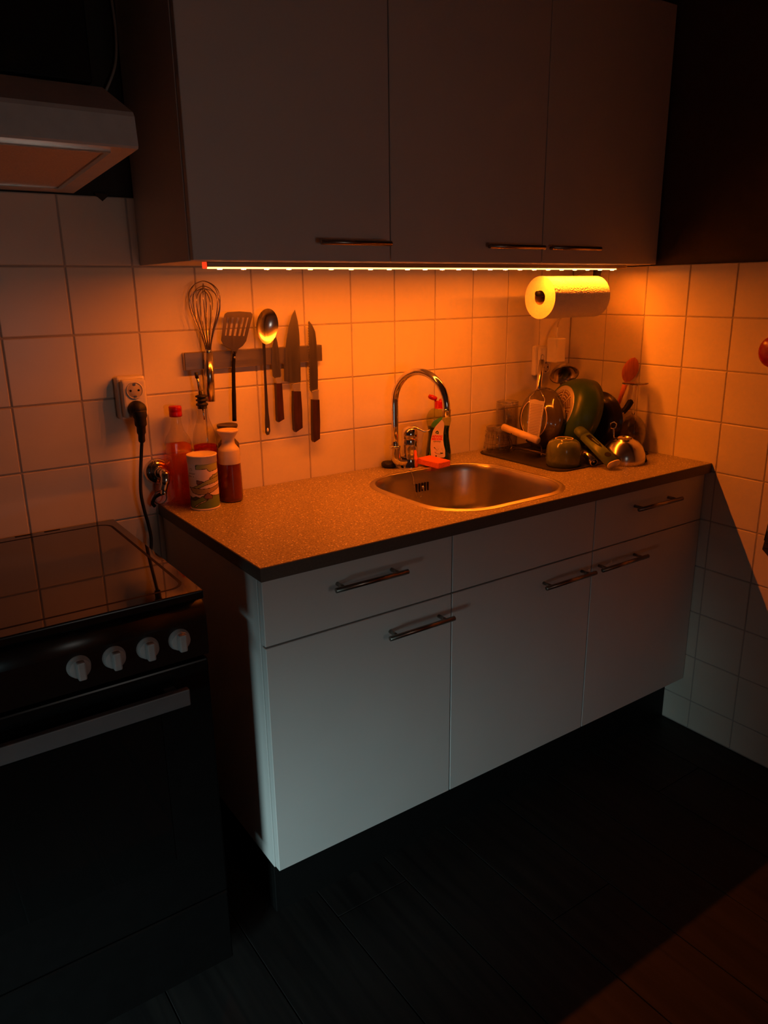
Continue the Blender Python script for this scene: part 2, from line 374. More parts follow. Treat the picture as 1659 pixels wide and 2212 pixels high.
# ------------------------------------------------------------------ bar handle used on every front
def bar_handle(name, x0, x1, y, z, yback, parent):
    g = G().tube([(x0, y, z), (x1, y, z)], 0.0058, 14)
    for x in (x0+0.022, x1-0.022): g.tube([(x, y, z), (x, yback, z)], 0.0045, 10)
    return obj(name, g, 'handle', parent)

# ------------------------------------------------------------------ base cabinets
DF = -0.567; DZ = 0.168
units = [(0.012, 0.503), (0.503, 1.003), (1.003, 1.4985)]
blab = ['white base cabinet beside the cooker, with one drawer handle and one door handle',
        'white base cabinet under the sink, its top front panel without a handle',
        'white base cabinet against the right-hand tiled wall']
bnames = ('drawer_front', 'door')
hd = [((0.165, 0.350), (0.300, 0.485)), (None, (0.793, 0.983)), ((1.147, 1.344), (1.010, 1.206))]
for i, (a, b) in enumerate(units):
    r = thing('base_cabinet', blab[i], 'cabinet', ((a+b)/2, -0.28, DZ), 'white base cabinets')
    g = G().box(a, a+0.016, DF+0.021, -0.004, DZ, 0.866, 0.0008).box(b-0.016, b, DF+0.021, -0.004, DZ, 0.866, 0.0008)
    g.box(a+0.016, b-0.016, DF+0.021, -0.004, DZ, DZ+0.016).box(a+0.016, b-0.016, -0.010, -0.004, DZ+0.016, 0.866)
    g.box(a+0.016, b-0.016, DF+0.021, -0.53, 0.70, 0.716)
    obj('carcass', g, 'white', r)
    d1 = obj('drawer_front', G().box(a+0.0015, b-0.0015, DF, DF+0.018, 0.7195, 0.862, 0.0012), 'white', r)
    d2 = obj('door', G().box(a+0.0015, b-0.0015, DF, DF+0.018, DZ+0.003, 0.7155, 0.0012), 'white', r)
    if hd[i][0]: bar_handle('handle', hd[i][0][0], hd[i][0][1], DF-0.032, 0.8175, DF+0.001, d1)
    bar_handle('handle', hd[i][1][0], hd[i][1][1], DF-0.032, 0.6695, DF+0.001, d2)
tag(obj('plinth', G().box(0.03, XR-0.001, -0.503, -0.488, 0.0, DZ-0.002, 0.001).box(0.03, 0.045, -0.488, -0.03, 0.0, DZ-0.002, 0.001), 'plinth', None, (0.75, -0.495, 0.0)),
    'black kickboard along the floor under the base cabinets', 'plinth')

# ------------------------------------------------------------------ worktop with sink cut-out
SC = (0.747, -0.331); SW, SH, SR = 0.434, 0.414, 0.125
def loop(w, h, r, z, n=10): return [(SC[0]+x, SC[1]+y, z) for x, y in rrect(w, h, r, n)]
def worktop():
    inner = rrect(SW+0.012, SH+0.012, SR+0.006, 10)
    x0, x1, y0, y1 = 0.004-SC[0], XR-0.0005-SC[0], -0.585-SC[1], -0.0005-SC[1]
    out = []
    for x, y in inner:
        k = min((x1/x if x > 1e-9 else x0/x if x < -1e-9 else 9e9), (y1/y if y > 1e-9 else y0/y if y < -1e-9 else 9e9))
        out.append((x*k, y*k))
    # snap the nearest points to the four corners
    for c in ((x0, y0), (x0, y1), (x1, y0), (x1, y1)):
        j = min(range(len(out)), key=lambda q: (out[q][0]-c[0])**2+(out[q][1]-c[1])**2); out[j] = c
    n = len(inner); g = G()
    def ring(l, z): return [(SC[0]+x, SC[1]+y, z) for x, y in l]
    e = 0.0015
    def shrink(l): return [(min(max(x, x0+e), x1-e), min(max(y, y0+e), y1-e)) for x, y in l]
    loops = [ring(inner, T-0.030), ring(inner, T), ring(shrink(out), T), ring(out, T-e), ring(out, T-0.030+e), ring(shrink(out), T-0.030)]
    vs = [p for l in loops for p in l]; fs = []
    m = len(loops)
    for q in range(m):
        q2 = (q+1) % m
        for k in range(n):
            k2 = (k+1) % n; fs.append([q*n+k, q*n+k2, q2*n+k2, q2*n+k])
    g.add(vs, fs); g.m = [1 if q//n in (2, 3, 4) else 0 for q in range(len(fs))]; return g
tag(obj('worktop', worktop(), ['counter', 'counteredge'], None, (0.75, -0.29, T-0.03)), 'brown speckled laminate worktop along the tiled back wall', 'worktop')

# ------------------------------------------------------------------ sink
sk = thing('sink', 'stainless steel sink with rounded corners set into the worktop', 'sink', (SC[0], SC[1], T-0.16))
def loft(loops, cap=True):
    g = G(); n = len(loops[0]); vs = [p for l in loops for p in l]; fs = []
    for q in range(len(loops)-1):
        for k in range(n): fs.append([q*n+k, q*n+(k+1) % n, (q+1)*n+(k+1) % n, (q+1)*n+k])
    if cap: fs.append([(len(loops)-1)*n+k for k in range(n)])
    return g.add(vs, fs, 0, True)
bowl = loft([loop(SW, SH, SR, T+0.0005), loop(SW-0.006, SH-0.006, SR-0.003, T-0.004), loop(SW-0.012, SH-0.012, SR-0.006, T-0.02), loop(SW-0.03, SH-0.03, SR-0.012, T-0.115),
             loop(SW-0.045, SH-0.045, SR-0.018, T-0.138), loop(SW-0.08, SH-0.08, SR-0.03, T-0.150), loop(SW-0.16, SH-0.16, SR-0.05, T-0.153)])
bo = obj('bowl', bowl, 'sink', sk)
rimg = loft([loop(SW-0.001, SH-0.001, SR, T-0.001), loop(SW, SH, SR, T+0.0030), loop(SW+0.006, SH+0.006, SR+0.003, T+0.0042), loop(SW+0.018, SH+0.018, SR+0.009, T+0.0040), loop(SW+0.024, SH+0.024, SR+0.012, T+0.0012),
             loop(SW+0.031, SH+0.031, SR+0.0155, T+0.0012), loop(SW+0.033, SH+0.033, SR+0.0165, T+0.0002)], False)
obj('rim', rimg, 'steel', sk)
for k in range(5):
    x = 0.725+0.0105*k
    obj('overflow_slot', G().box(x, x+0.0045, SC[1]+SH/2-0.0125, SC[1]+SH/2-0.0075, T-0.060, T-0.034, 0.001), 'blackmatte', bo)
obj('drain', G().lathe([(0.0001, 0.0), (0.03, 0.0), (0.042, 0.003), (0.045, 0.001)], 32, Tr(SC[0], SC[1], T-0.1525)), 'chrome', bo)

# ------------------------------------------------------------------ mixer tap
tp = thing('mixer_tap', 'chrome mixer tap with tall curved swivel spout behind the sink', 'tap', (0.757, -0.060, T))
obj('body', G().lathe([(0.0275, 0.0), (0.0275, 0.004), (0.0240, 0.008), (0.0235, 0.045), (0.0242, 0.047), (0.0242, 0.082), (0.0230, 0.086)], 36, Tr(0.757, -0.060, T)), 'chrome', tp)
lev = G().lathe([(0.0230, 0.0), (0.0245, 0.003), (0.0245, 0.018), (0.0205, 0.030), (0.0115, 0.036), (0.0001, 0.038)], 32, Tr(0.757, -0.060, T+0.086))
lp = smooth_path([(0.757, -0.060, T+0.117), (0.770, -0.070, T+0.120), (0.783, -0.081, T+0.113), (0.793, -0.090, T+0.108), (0.804, -0.099, T+0.113)], 6)
wd = Vector((0.62, 0.78, 0)).normalized(); vs = []; fs = []; nl = len(lp)
for i, p in enumerate(lp):
    t = i/(nl-1); w = 0.0125*(1-t)+0.0060*t; h = 0.0032*(1-t)+0.0012*t
    vs += [p-wd*w+Vector((0, 0, -h)), p+wd*w+Vector((0, 0, -h)), p+wd*w*0.8+Vector((0, 0, h)), p-wd*w*0.8+Vector((0, 0, h))]
for i in range(nl-1):
    for k in range(4): fs.append([i*4+k, i*4+(k+1) % 4, i*4+4+(k+1) % 4, i*4+4+k])
fs += [[3, 2, 1, 0], [nl*4-4, nl*4-3, nl*4-2, nl*4-1]]
lev.add(vs, fs, 0, True)
obj('lever', lev, 'chrome', tp)
P0 = Vector((0.705, -0.058, 0)); PE = Vector((0.750, -0.240, 0)); dv = (PE-P0); RA = dv.length/2; dn = dv.normalized()
el = smooth_path([(0.748, -0.060, T+0.022), (0.728, -0.059, T+0.022), (0.711, -0.0585, T+0.027), (0.7055, -0.058, T+0.045), (0.705, -0.058, T+0.068)], 6)
obj('elbow', G().tube(el, 0.0155, 18), 'chrome', tp)
arc = [(P0.x, P0.y, T+0.060), (P0.x, P0.y, T+0.13), (P0.x, P0.y, 1.095)]
mid = (P0+PE)/2
for k in range(1, 25):
    a = pi*k/24; p = mid-dn*RA*math.cos(a); arc.append((p.x, p.y, 1.095+RA*1.02*math.sin(a)))
arc.append((PE.x, PE.y, 1.090))
obj('spout', G().tube(arc, 0.0105, 20), 'chrome', tp)
obj('spout_collar', G().tube([(P0.x, P0.y, T+0.064), (P0.x, P0.y, T+0.071)], 0.0165, 20), 'chrome', tp)
obj('aerator', G().lathe([(0.0085, 0), (0.0115, 0.0), (0.0115, 0.016), (0.0125, 0.017), (0.0125, 0.0195), (0.0108, 0.021)], 24, Tr(PE.x, PE.y, 1.0735)), 'chrome', tp)

# sink plug on its ball chain
pg = thing('sink_plug', 'black rubber sink plug on a metal ball chain behind the tap', 'plug', (0.715, -0.022, T))
obj('stopper', G().lathe([(0.018, 0.0), (0.024, 0.004), (0.024, 0.012), (0.020, 0.016), (0.006, 0.017), (0.0001, 0.018)], 28, Tr(0.706, -0.026, T+0.0005)), 'rubber', pg)
ch = smooth_path([(0.712, -0.045, T+0.010), (0.712, -0.085, T+0.004), (0.712, -0.118, T+0.0075), (0.7125, -0.134, T-0.006), (0.716, -0.139, T-0.04), (0.722, -0.141, T-0.066), (0.731, -0.141, T-0.078), (0.741, -0.141, T-0.068), (0.748, -0.139, T-0.052)], 6)
g = G(); acc = 0.0; last = ch[0]
for i in range(1, len(ch)):
    seg = (ch[i]-ch[i-1]); L_ = seg.length; d = 0
    while acc+L_-d >= 0.0045:
        d += 0.0045-acc; acc = 0; g.sphere(ch[i-1]+seg*(d/L_), 0.0017, 4)
    acc += L_-d
obj('chain', g, 'chrome', pg)
obj('chain_stud', G().sphere((0.747, -0.138, T-0.047), 0.0055, 8), 'chrome', pg)

# ------------------------------------------------------------------ wall cabinets
UB, UT, UF = 1.4735, 2.166, -0.330
ul = ['white wall cabinet nearest the extractor hood, with a long bar handle', 'white wall cabinet in the middle of the row above the sink', 'white wall cabinet against the dark right-hand wall']
uu = [(0.018, 0.503), (0.503, 1.003), (1.003, 1.4985)]
uh = [(0.299, 0.484), (0.790, 0.981), (1.013, 1.203)]
for i, (a, b) in enumerate(uu):
    r = thing('wall_cabinet', ul[i], 'cabinet', ((a+b)/2, -0.16, UB), 'white wall cabinets')
    g = G().box(a, a+0.016, UF+0.020, -0.001, UB, UT, 0.0008).box(b-0.016, b, UF+0.020, -0.001, UB, UT, 0.0008)
    g.box(a+0.016, b-0.016, UF+0.020, -0.001, UB, UB+0.016).box(a+0.016, b-0.016, UF+0.020, -0.001, UT-0.016, UT).box(a+0.016, b-0.016, -0.008, -0.001, UB+0.016, UT-0.016)
    obj('carcass', g, 'white', r)
    d = obj('door', G().box(a+0.0015, b-0.0015, UF, UF+0.018, UB+0.001, UT, 0.0012), 'white', r)
    bar_handle('handle', uh[i][0], uh[i][1], UF-0.030, 1.5135, UF+0.001, d)

# ------------------------------------------------------------------ LED strip
led = thing('led_strip', 'glowing amber LED strip under the wall cabinets', 'light', (0.73, -0.268, 1.46))
LX0, LX1, LY, LZ = 0.070, 1.425, -0.268, 1.4625
obj('profile', G().box(LX0, LX1, LY-0.009, LY+0.009, 1.4635, 1.4733, 0.001), 'alu', led)
obj('diffuser_edge', G().box(LX0+0.004, 1.385, LY-0.0045, LY+0.0045, 1.4600, 1.4640), 'ledline', led)
for k in range(24):
    x = 0.101+k*0.0552
    g = G().box(x-0.004, x+0.004, LY-0.004, LY+0.004, 1.4586, 1.4602, mi=1)
    g.add([(x-0.0038, LY-0.0038, 1.45855), (x+0.0038, LY-0.0038, 1.45855), (x+0.0038, LY+0.0038, 1.45855), (x-0.0038, LY+0.0038, 1.45855)], [[0, 1, 2, 3]])
    obj('diode', g, ['diode', 'ledlens'], led)
obj('end_cap', G().box(LX0-0.006, LX0+0.001, LY-0.006, LY+0.006, 1.4600, 1.4733, 0.001), 'ledend', led)
tag(obj('led_cable', G().tube(smooth_path([(1.42, LY, 1.469), (1.44, LY+0.01, 1.468), (1.47, -0.24, 1.470), (1.488, -0.18, 1.468), (1.490, -0.10, 1.463), (1.490, -0.03, 1.45), (1.488, -0.012, 1.42), (1.475, -0.012, 1.36), (1.440, -0.022, 1.325), (1.408, -0.035, 1.308), (1.388, -0.045, 1.295), (1.380, -0.050, 1.270)], 6), 0.0024, 8), 'cable', None, (1.43, -0.03, 1.3)),
    'thin pale cable running from the LED strip down to the power adapter', 'cable')

# ------------------------------------------------------------------ paper towel roll and holder
RY, RZ, RX0, RX1, RR = -0.222, 1.383, 1.114, 1.352, 0.0605
pr_ = thing('paper_roll', 'white embossed kitchen paper roll hanging under the wall cabinet', 'paper roll', (1.24, RY, RZ-RR))
XX = frame((0, RY, RZ), (1, 0, 0), (0, 1, 0))
obj('paper', G().add(*(lambda n: ([((RX0 if j == 0 else RX1), RY+RR*math.cos(2*pi*k/n), RZ+RR*math.sin(2*pi*k/n)) for j in (0, 1) for k in range(n)], [[k, (k+1) % n, n+(k+1) % n, n+k] for k in range(n)]))(64), 0, True), 'paper', pr_)
def ringface(x, r0, r1, n=48):
    vs = [(x, RY+r*math.cos(2*pi*k/n), RZ+r*math.sin(2*pi*k/n)) for r in (r0, r1) for k in range(n)]
    return vs, [[k, (k+1) % n, n+(k+1) % n, n+k] for k in range(n)]
for x in (RX0-0.0003, RX1+0.0003): obj('sheet_edge', G().add(*ringface(x, 0.0205, RR)), 'paperend', pr_)
g = G(); n = 40; vs = [(x, RY+0.0205*math.cos(2*pi*k/n), RZ+0.0205*math.sin(2*pi*k/n)) for x in (RX0, RX1) for k in range(n)]
g.add(vs, [[k, (k+1) % n, n+(k+1) % n, n+k] for k in range(n)], 0, True); obj('core', g, 'card', pr_)
ho = thing('roll_holder', 'dark bracket holding the paper roll under the cabinet', 'holder', (1.375, RY, 1.38))
obj('bracket', G().box(1.357, 1.362, RY-0.016, RY+0.016, RZ-0.02, 1.4728, 0.001), 'blackmatte', ho)
obj('rod', G().tube([(1.359, RY+0.006, RZ+0.0110), (1.108, RY+0.008, RZ+0.0115)], 0.0075, 14), 'blackmatte', ho)
obj('rod_tip', G().lathe([(0.0001, 0), (0.0115, 0.0015), (0.0125, 0.006), (0.0115, 0.009), (0.0001, 0.010)], 24, frame((1.1035, RY+0.010, RZ+0.0135), (1, 0, 0))), 'blackmatte', ho)

# ------------------------------------------------------------------ magnetic bar and tools on it
mg = thing('magnetic_bar', 'brushed steel magnetic knife bar on the back wall tiles', 'magnetic bar', (0.296, 0.0, 1.247))
obj('rail', G().box(0.100, 0.492, -0.0175, -0.0005, 1.226, 1.2695, 0.0015), 'steel', mg)
def tool(name, label, cat, x, z): return thing(name, label, cat, (x, -0.02, z), 'tools on the magnetic bar')
# whisk
wk = tool('whisk', 'steel balloon whisk at the left end of the magnetic bar', 'whisk', 0.153, 1.147)
obj('handle', G().tube([(0.1525, -0.031, 1.148), (0.1575, -0.031, 1.268)], [0.0125, 0.0115], 20), 'polished', wk)
obj('ferrule', G().tube([(0.1575, -0.031, 1.264), (0.1577, -0.031, 1.276)], 0.0088, 16), 'chrome', wk)
wx, wz0, wz1 = 0.1577, 1.272, 1.438
prof = [(0.0, 0.006), (0.15, 0.0105), (0.35, 0.021), (0.55, 0.034), (0.72, 0.0405), (0.85, 0.038), (0.94, 0.026), (0.985, 0.012), (1.0, 0.0)]
for k in range(7):
    a = pi*k/7+0.22; sc = 1.0-0.045*(k % 4); hh = 1.0-0.035*((k*3) % 5)
    pts = [(wx+math.cos(a)*r*sc, -0.031+math.sin(a)*r*sc, wz0+(wz1-wz0)*t*hh) for t, r in prof]
    pts += [(wx-math.cos(a)*r*sc, -0.031-math.sin(a)*r*sc, wz0+(wz1-wz0)*t*hh) for t, r in reversed(prof[:-1])]
    pts = [(p[0], min(p[1], -0.003), p[2]) for p in pts]
    obj('wire_loop', G().tube(smooth_path(pts, 4), 0.0012, 6), 'wirewhisk', wk)
# slotted spatula
sp = tool('slotted_spatula', 'dark slotted turner hanging on the magnetic bar beside the whisk', 'spatula', 0.223, 1.09)
def lerp(a, b, t): return (a[0]+(b[0]-a[0])*t, a[1]+(b[1]-a[1])*t)
TL, TRr, BL, BR = (0.2065, 1.362), (0.2845, 1.3595), (0.1925, 1.296), (0.2600, 1.291)
def qp(u, v): return lerp(lerp(TL, TRr, u), lerp(BL, BR, u), v)
g = G()
def quad(u0, u1, v0, v1): g.prism([qp(u0, v0), qp(u1, v0), qp(u1, v1), qp(u0, v1)], -0.0335, -0.0320)
top = [qp(0, 0.12), qp(0.02, 0.03), qp(0.10, -0.03), qp(0.5, -0.06), qp(0.9, -0.03), qp(0.98, 0.03), qp(1, 0.12), qp(1, 0.16), qp(0, 0.16)]
g.prism(top, -0.0335, -0.0320)
ns = 5; u = 0.0; bw = 0.088; sw = (1-6*bw)/5
edges = []
for k in range(6):
    u0 = k*(bw+sw); u1 = u0+bw
    if k == 0: u0 = 0.0; u1 = 0.12
    if k == 5: u0 = 0.88; u1 = 1.0
    quad(u0, u1, 0.16, 0.82)
quad(0, 1, 0.82, 1.0)
g.prism([qp(0, 1.0), qp(1, 1.0), (0.250, 1.280), (0.236, 1.272), (0.232, 1.262), (0.222, 1.262), (0.218, 1.272), (0.199, 1.284)], -0.0335, -0.0320)
obj('head', g, 'turner', sp)
obj('handle', G().tube(smooth_path([(0.2268, -0.0325, 1.268), (0.2262, -0.027, 1.25), (0.2240, -0.0245, 1.22), (0.2205, -0.0245, 1.16), (0.2170, -0.0245, 1.09)], 4), [0.0042]*4+[0.0046]*4+[0.0050]*4+[0.0058]*5, 8), 'blackmatte', sp)
obj('rivet', G().sphere((0.2262, -0.0315, 1.2525), 0.003, 6), 'chrome', sp)
# serving spoon
ss = tool('serving_spoon', 'large steel serving spoon on the magnetic bar between turner and knives', 'spoon', 0.31, 1.042)
g = G(); nr, na = 10, 40
cx, cz, ax_, az_ = 0.3185, 1.3255, 0.0315, 0.0445
vs = [(cx, -0.029, cz)]; fs = []
for i in range(1, nr+1):
    t = i/nr
    for k in range(na):
        a = 2*pi*k/na; e = 1.0-0.12*max(0, -math.sin(a))
        vs.append((cx+ax_*t*math.cos(a)*e+0.004*t*math.sin(a), -0.029-0.011*t*t, cz+az_*t*math.sin(a)))
for k in range(na): fs.append([0, 1+k, 1+(k+1) % na])
for i in range(nr-1):
    for k in range(na): fs.append([1+i*na+k, 1+i*na+(k+1) % na, 1+(i+1)*na+(k+1) % na, 1+(i+1)*na+k])
g.add(vs, fs, 0, True); obj('bowl', g, 'polished', ss)
g = G()
hp = [(0.3105, 1.290), (0.3170, 1.284), (0.3165, 1.25), (0.3150, 1.20), (0.3155, 1.10), (0.3175, 1.075), (0.3175, 1.052), (0.3135, 1.043), (0.3065, 1.042), (0.3025, 1.050), (0.3030, 1.075), (0.3050, 1.10), (0.3085, 1.20), (0.3090, 1.25), (0.3085, 1.284)]
g.prism(hp, -0.0255, -0.0230, X=None)
obj('handle', g, 'polished', ss)
obj('hanging_hole', G().lathe([(0.0001, 0), (0.0030, 0), (0.0030, 0.0004), (0.0001, 0.0004)], 16, frame((0.310, -0.0255, 1.056), (0, -1, 0)) @ Matrix.Diagonal((1, 1.9, 1, 1))), 'tile', ss)
# knives
def knife(label, blade, bolster, hnd, serr=None):
    k = tool('kitchen_knife', label, 'knife', hnd[0][0], min(p[1] for p in hnd))
    obj('blade', G().prism(blade, -0.0205, -0.0185), 'blade', k)
    obj('bolster', G().prism(bolster, -0.0245, -0.0160), 'bolster', k)
    g = G(); zs = sorted(set(p[1] for p in hnd))
    g.prism(hnd, -0.0270, -0.0135)
    obj('handle', g, 'knifewood', k)
    return k
knife('short wooden handled utility knife beside the serving spoon',
      [(0.349, 1.306), (0.355, 1.285), (0.3595, 1.25), (0.3605, 1.195), (0.354, 1.187), (0.3425, 1.190), (0.336, 1.196), (0.3355, 1.23), (0.339, 1.27)],
      [(0.344, 1.191), (0.3575, 1.191), (0.3565, 1.176), (0.346, 1.176)],
      [(0.3425, 1.177), (0.3590, 1.176), (0.3600, 1.12), (0.3605, 1.080), (0.3440, 1.073), (0.3410, 1.077), (0.3415, 1.12)])
knife('broad chef knife with dark wooden handle in the middle of the knives',
      [(0.4115, 1.364), (0.4185, 1.335), (0.4215, 1.30), (0.4200, 1.18), (0.4150, 1.168), (0.4050, 1.166), (0.3890, 1.176), (0.3700, 1.180), (0.3705, 1.215), (0.3785, 1.27), (0.3900, 1.32), (0.4010, 1.35)],
      [(0.3925, 1.171), (0.4160, 1.173), (0.4140, 1.150), (0.3960, 1.150)],
      [(0.3935, 1.152), (0.4150, 1.150), (0.4165, 1.10), (0.4155, 1.050), (0.3945, 1.040), (0.3910, 1.046), (0.3905, 1.10)])
wav = []
for j in range(26):
    z = 1.155+j*0.0068; wav += [(0.4475+0.0035*j/26*1.1, z), (0.4455+0.0035*j/26*1.1, z+0.0034)]
knife('serrated bread knife at the right end of the magnetic bar',
      [(0.4720, 1.150), (0.4740, 1.20), (0.4735, 1.27), (0.4705, 1.305), (0.4620, 1.323), (0.4525, 1.334)]+list(reversed(wav))+[(0.4470, 1.150), (0.455, 1.139), (0.466, 1.141)],
      [(0.4525, 1.146), (0.4725, 1.149), (0.4705, 1.122), (0.4555, 1.122)],
      [(0.4515, 1.124), (0.4720, 1.122), (0.4715, 1.06), (0.4690, 1.013), (0.4510, 1.005), (0.4480, 1.010), (0.4490, 1.06)])

# ------------------------------------------------------------------ wall sockets
def socket(D, label, x, z0, z1, w, holes):
    s = thing('wall_socket', label, 'socket', (x, 0.0, z0))
    g = G().box(x-w/2-0.003, x+w/2+0.003, -D*0.6, -0.0005, z0-0.003, z1+0.003, 0.006, seg=2).box(x-w/2+0.002, x+w/2-0.002, -D, -D*0.6, z0+0.002, z1-0.002, 0.007, seg=3)
    obj('housing', g, 'socket', s)
    for hz in holes:
        f = frame((x, -D-0.0002, hz), (0, -1, 0))
        c = obj('outlet', G().lathe([(0.0185, 0.0022), (0.0200, 0.0018), (0.0202, 0.0)], 36, f).lathe([(0.0185, 0.0022), (0.0182, 0.0006), (0.0001, 0.0005)], 36, f), 'socket', s)
        obj('recess', G().lathe([(0.0001, 0.0009), (0.0172, 0.0008), (0.0174, 0.0006)], 36, f), 'recess', s)
        for dx in (-0.0095, 0.0095): obj('contact_hole', G().lathe([(0.0001, 0.0016), (0.0026, 0.0014), (0.0027, 0.0008)], 12, f @ Tr(dx, 0, 0)), 'blackmatte', s)
        
        for q in (0.012, -0.0165): obj('earth_clip', G().box(-0.003, 0.003, q, q+0.0045, 0.0006, 0.0022, X=f), 'wire', s)
    return s
socket(0.050, 'double wall socket with a black plug, left of the magnetic bar', -0.040, 1.127, 1.221, 0.062, (1.193,))
pgl = thing('power_plug', 'black power plug and cable hanging down behind the cooker', 'plug', (-0.041, -0.055, 1.09))
f = frame((-0.041, -0.052, 1.150), (0, -1, 0))
obj('plug_head', G().lathe([(0.0195, -0.001), (0.0200, 0.004), (0.0190, 0.018), (0.0150, 0.026), (0.0001, 0.029)], 28, f), 'rubber', pgl)
obj('strain_relief', G().tube(smooth_path([(-0.041, -0.072, 1.148), (-0.0405, -0.073, 1.13), (-0.039, -0.068, 1.11), (-0.0375, -0.060, 1.09), (-0.0365, -0.054, 1.070)], 4), [0.0165]*4+[0.014]*4+[0.0105]*4+[0.008]*4+[0.006], 14), 'rubber', pgl)
obj('cord', G().tube(smooth_path([(-0.0365, -0.054, 1.072), (-0.040, -0.046, 1.03), (-0.046, -0.044, 0.98), (-0.049, -0.045, 0.94), (-0.045, -0.044, 0.90), (-0.038, -0.042, 0.86), (-0.036, -0.045, 0.82), (-0.046, -0.05, 0.76), (-0.05, -0.05, 0.66), (-0.05, -0.05, 0.56)], 6), 0.0042, 10), 'rubber', pgl)
socket(0.035, 'double wall socket in the right-hand corner behind the dish rack', 1.348, 1.127, 1.221, 0.062, (1.153,))
ad = thing('power_adapter', 'white plug-in power adapter in the corner below the paper roll', 'adapter', (1.386, -0.07, 1.172))
obj('adapter_body', G().box(1.348, 1.392, -0.082, -0.037, 1.170, 1.250, 0.004, seg=2), 'socket', ad)
obj('strain_relief', G().tube([(1.376, -0.055, 1.249), (1.378, -0.052, 1.268), (1.381, -0.049, 1.282)], [0.0055, 0.0045, 0.003], 12), 'socket', ad)

# ------------------------------------------------------------------ gas tap with ring
gv = thing('gas_tap', 'chrome gas tap with round wall plate at the end of the worktop', 'gas tap', (0.010, 0.0, 0.98))
f = frame((0.010, -0.0005, 0.982), (0, -1, 0))
obj('wall_plate', G().lathe([(0.034, 0.0), (0.0335, 0.004), (0.028, 0.012), (0.018, 0.018), (0.013, 0.020), (0.0125, 0.024)], 36, f), 'chrome', gv)
obj('valve_body', G().tube(smooth_path([(0.010, -0.020, 0.985), (0.013, -0.042, 0.984), (0.013, -0.052, 0.976), (0.009, -0.054, 0.960), (0.004, -0.054, 0.945)], 5), [0.0105]*5+[0.0125]*5+[0.0115]*5+[0.0095]*5+[0.009], 16), 'chrome', gv)
obj('outlet_nut', G().lathe([(0.0075, 0), (0.0085, 0.001), (0.0085, 0.009), (0.0075, 0.010)], 6, frame((0.0035, -0.054, 0.934), (0.25, 0, 1))), 'chrome', gv)
g = G(); ang = [2*pi*k/28 for k in range(29)]
g.tube([(0.002+0.0165*math.cos(a), -0.030, 0.921+0.0165*math.sin(a)) for a in ang], 0.0016, 8, caps=False)
obj('ring', g, 'wire', gv)
obj('ring_link', G().tube(smooth_path([(0.003, -0.050, 0.936), (-0.004, -0.042, 0.932), (-0.012, -0.032, 0.924), (-0.018, -0.028, 0.910), (-0.012, -0.025, 0.900)], 4), 0.0045, 10), 'rubber', gv)

# ------------------------------------------------------------------ bottles and tin on the worktop
sqb = thing('square_bottle', 'square glass bottle of orange liquid with a red screw cap', 'bottle', (0.058, -0.037, T))
def sqloops(zs, cx, cy):
    return [[(cx+x, cy+y, T+z) for x, y in rrect(w, w, r, 3)] for w, r, z in zs]
bx, by = 0.0580, -0.0370
outer = [(0.046, 0.006, 0.001), (0.054, 0.009, 0.004), (0.055, 0.010, 0.05), (0.055, 0.010, 0.158), (0.050, 0.012, 0.170), (0.034, 0.012, 0.186), (0.0275, 0.0130, 0.20), (0.0240, 0.0118, 0.215), (0.0240, 0.0118, 0.232)]
obj('glass_body', loft(sqloops(outer, bx, by), False), 'glass2', sqb)
inn = [(0.040, 0.006, 0.005), (0.050, 0.0085, 0.007), (0.0512, 0.009, 0.05), (0.0512, 0.009, 0.153)]
lq = loft(sqloops(inn, bx, by)); n0 = len(sqloops(inn, bx, by)[0]); lq.f.append(list(reversed(range(n0)))); lq.m.append(0); lq.sm.append(False)
obj('liquid', lq, 'orangeliq', sqb)
obj('cap', G().lathe([(0.0001, 0.0), (0.0152, 0.0), (0.0155, 0.003), (0.0155, 0.011), (0.0150, 0.012), (0.0155, 0.013), (0.0155, 0.024), (0.0140, 0.026), (0.0001, 0.0265)], 32, Tr(bx, by, T+0.222)), 'red', sqb)

rb = thing('pourer_bottle', 'round clear bottle of red liquid with a black pouring spout', 'bottle', (0.1245, -0.0455, T))
rx, ry = 0.1245, -0.0455
obj('glass_body', G().lathe([(0.0001, 0.001), (0.026, 0.001), (0.0297, 0.005), (0.0302, 0.02), (0.0302, 0.155), (0.0275, 0.175), (0.0195, 0.198), (0.0145, 0.212), (0.0130, 0.225), (0.0130, 0.243), (0.0145, 0.244), (0.0145, 0.250)], 40, Tr(rx, ry, T)), 'glass2', rb)
obj('liquid', G().lathe([(0.0001, 0.004), (0.024, 0.004), (0.0276, 0.008), (0.0282, 0.02), (0.0282, 0.143), (0.0001, 0.143)], 40, Tr(rx, ry, T)), 'redliq', rb)
obj('stopper', G().lathe([(0.0001, 0.236), (0.0115, 0.236), (0.0118, 0.243), (0.0150, 0.2445), (0.0150, 0.2485), (0.0110, 0.2500), (0.0105, 0.2540), (0.0145, 0.2555), (0.0145, 0.2585), (0.0105, 0.2600), (0.0105, 0.2635), (0.0150, 0.2650), (0.0150, 0.2680), (0.0090, 0.2700), (0.0001, 0.2710)], 28, Tr(rx, ry, T)), 'rubber', rb)
obj('spout', G().tube([(rx-0.001, ry, T+0.268), (rx-0.006, ry-0.002, T+0.296), (rx-0.0085, ry-0.003, T+0.316)], [0.0048, 0.0036, 0.0030], 12), 'polished', rb)
obj('spout_cap', G().tube([(rx-0.0085, ry-0.003, T+0.312), (rx-0.0100, ry-0.0035, T+0.326)], 0.0044, 12), 'rubber', rb)
obj('inner_tube', G().tube([(rx+0.001, ry, T+0.236), (rx+0.003, ry, T+0.208)], 0.0020, 8), 'polished', rb)

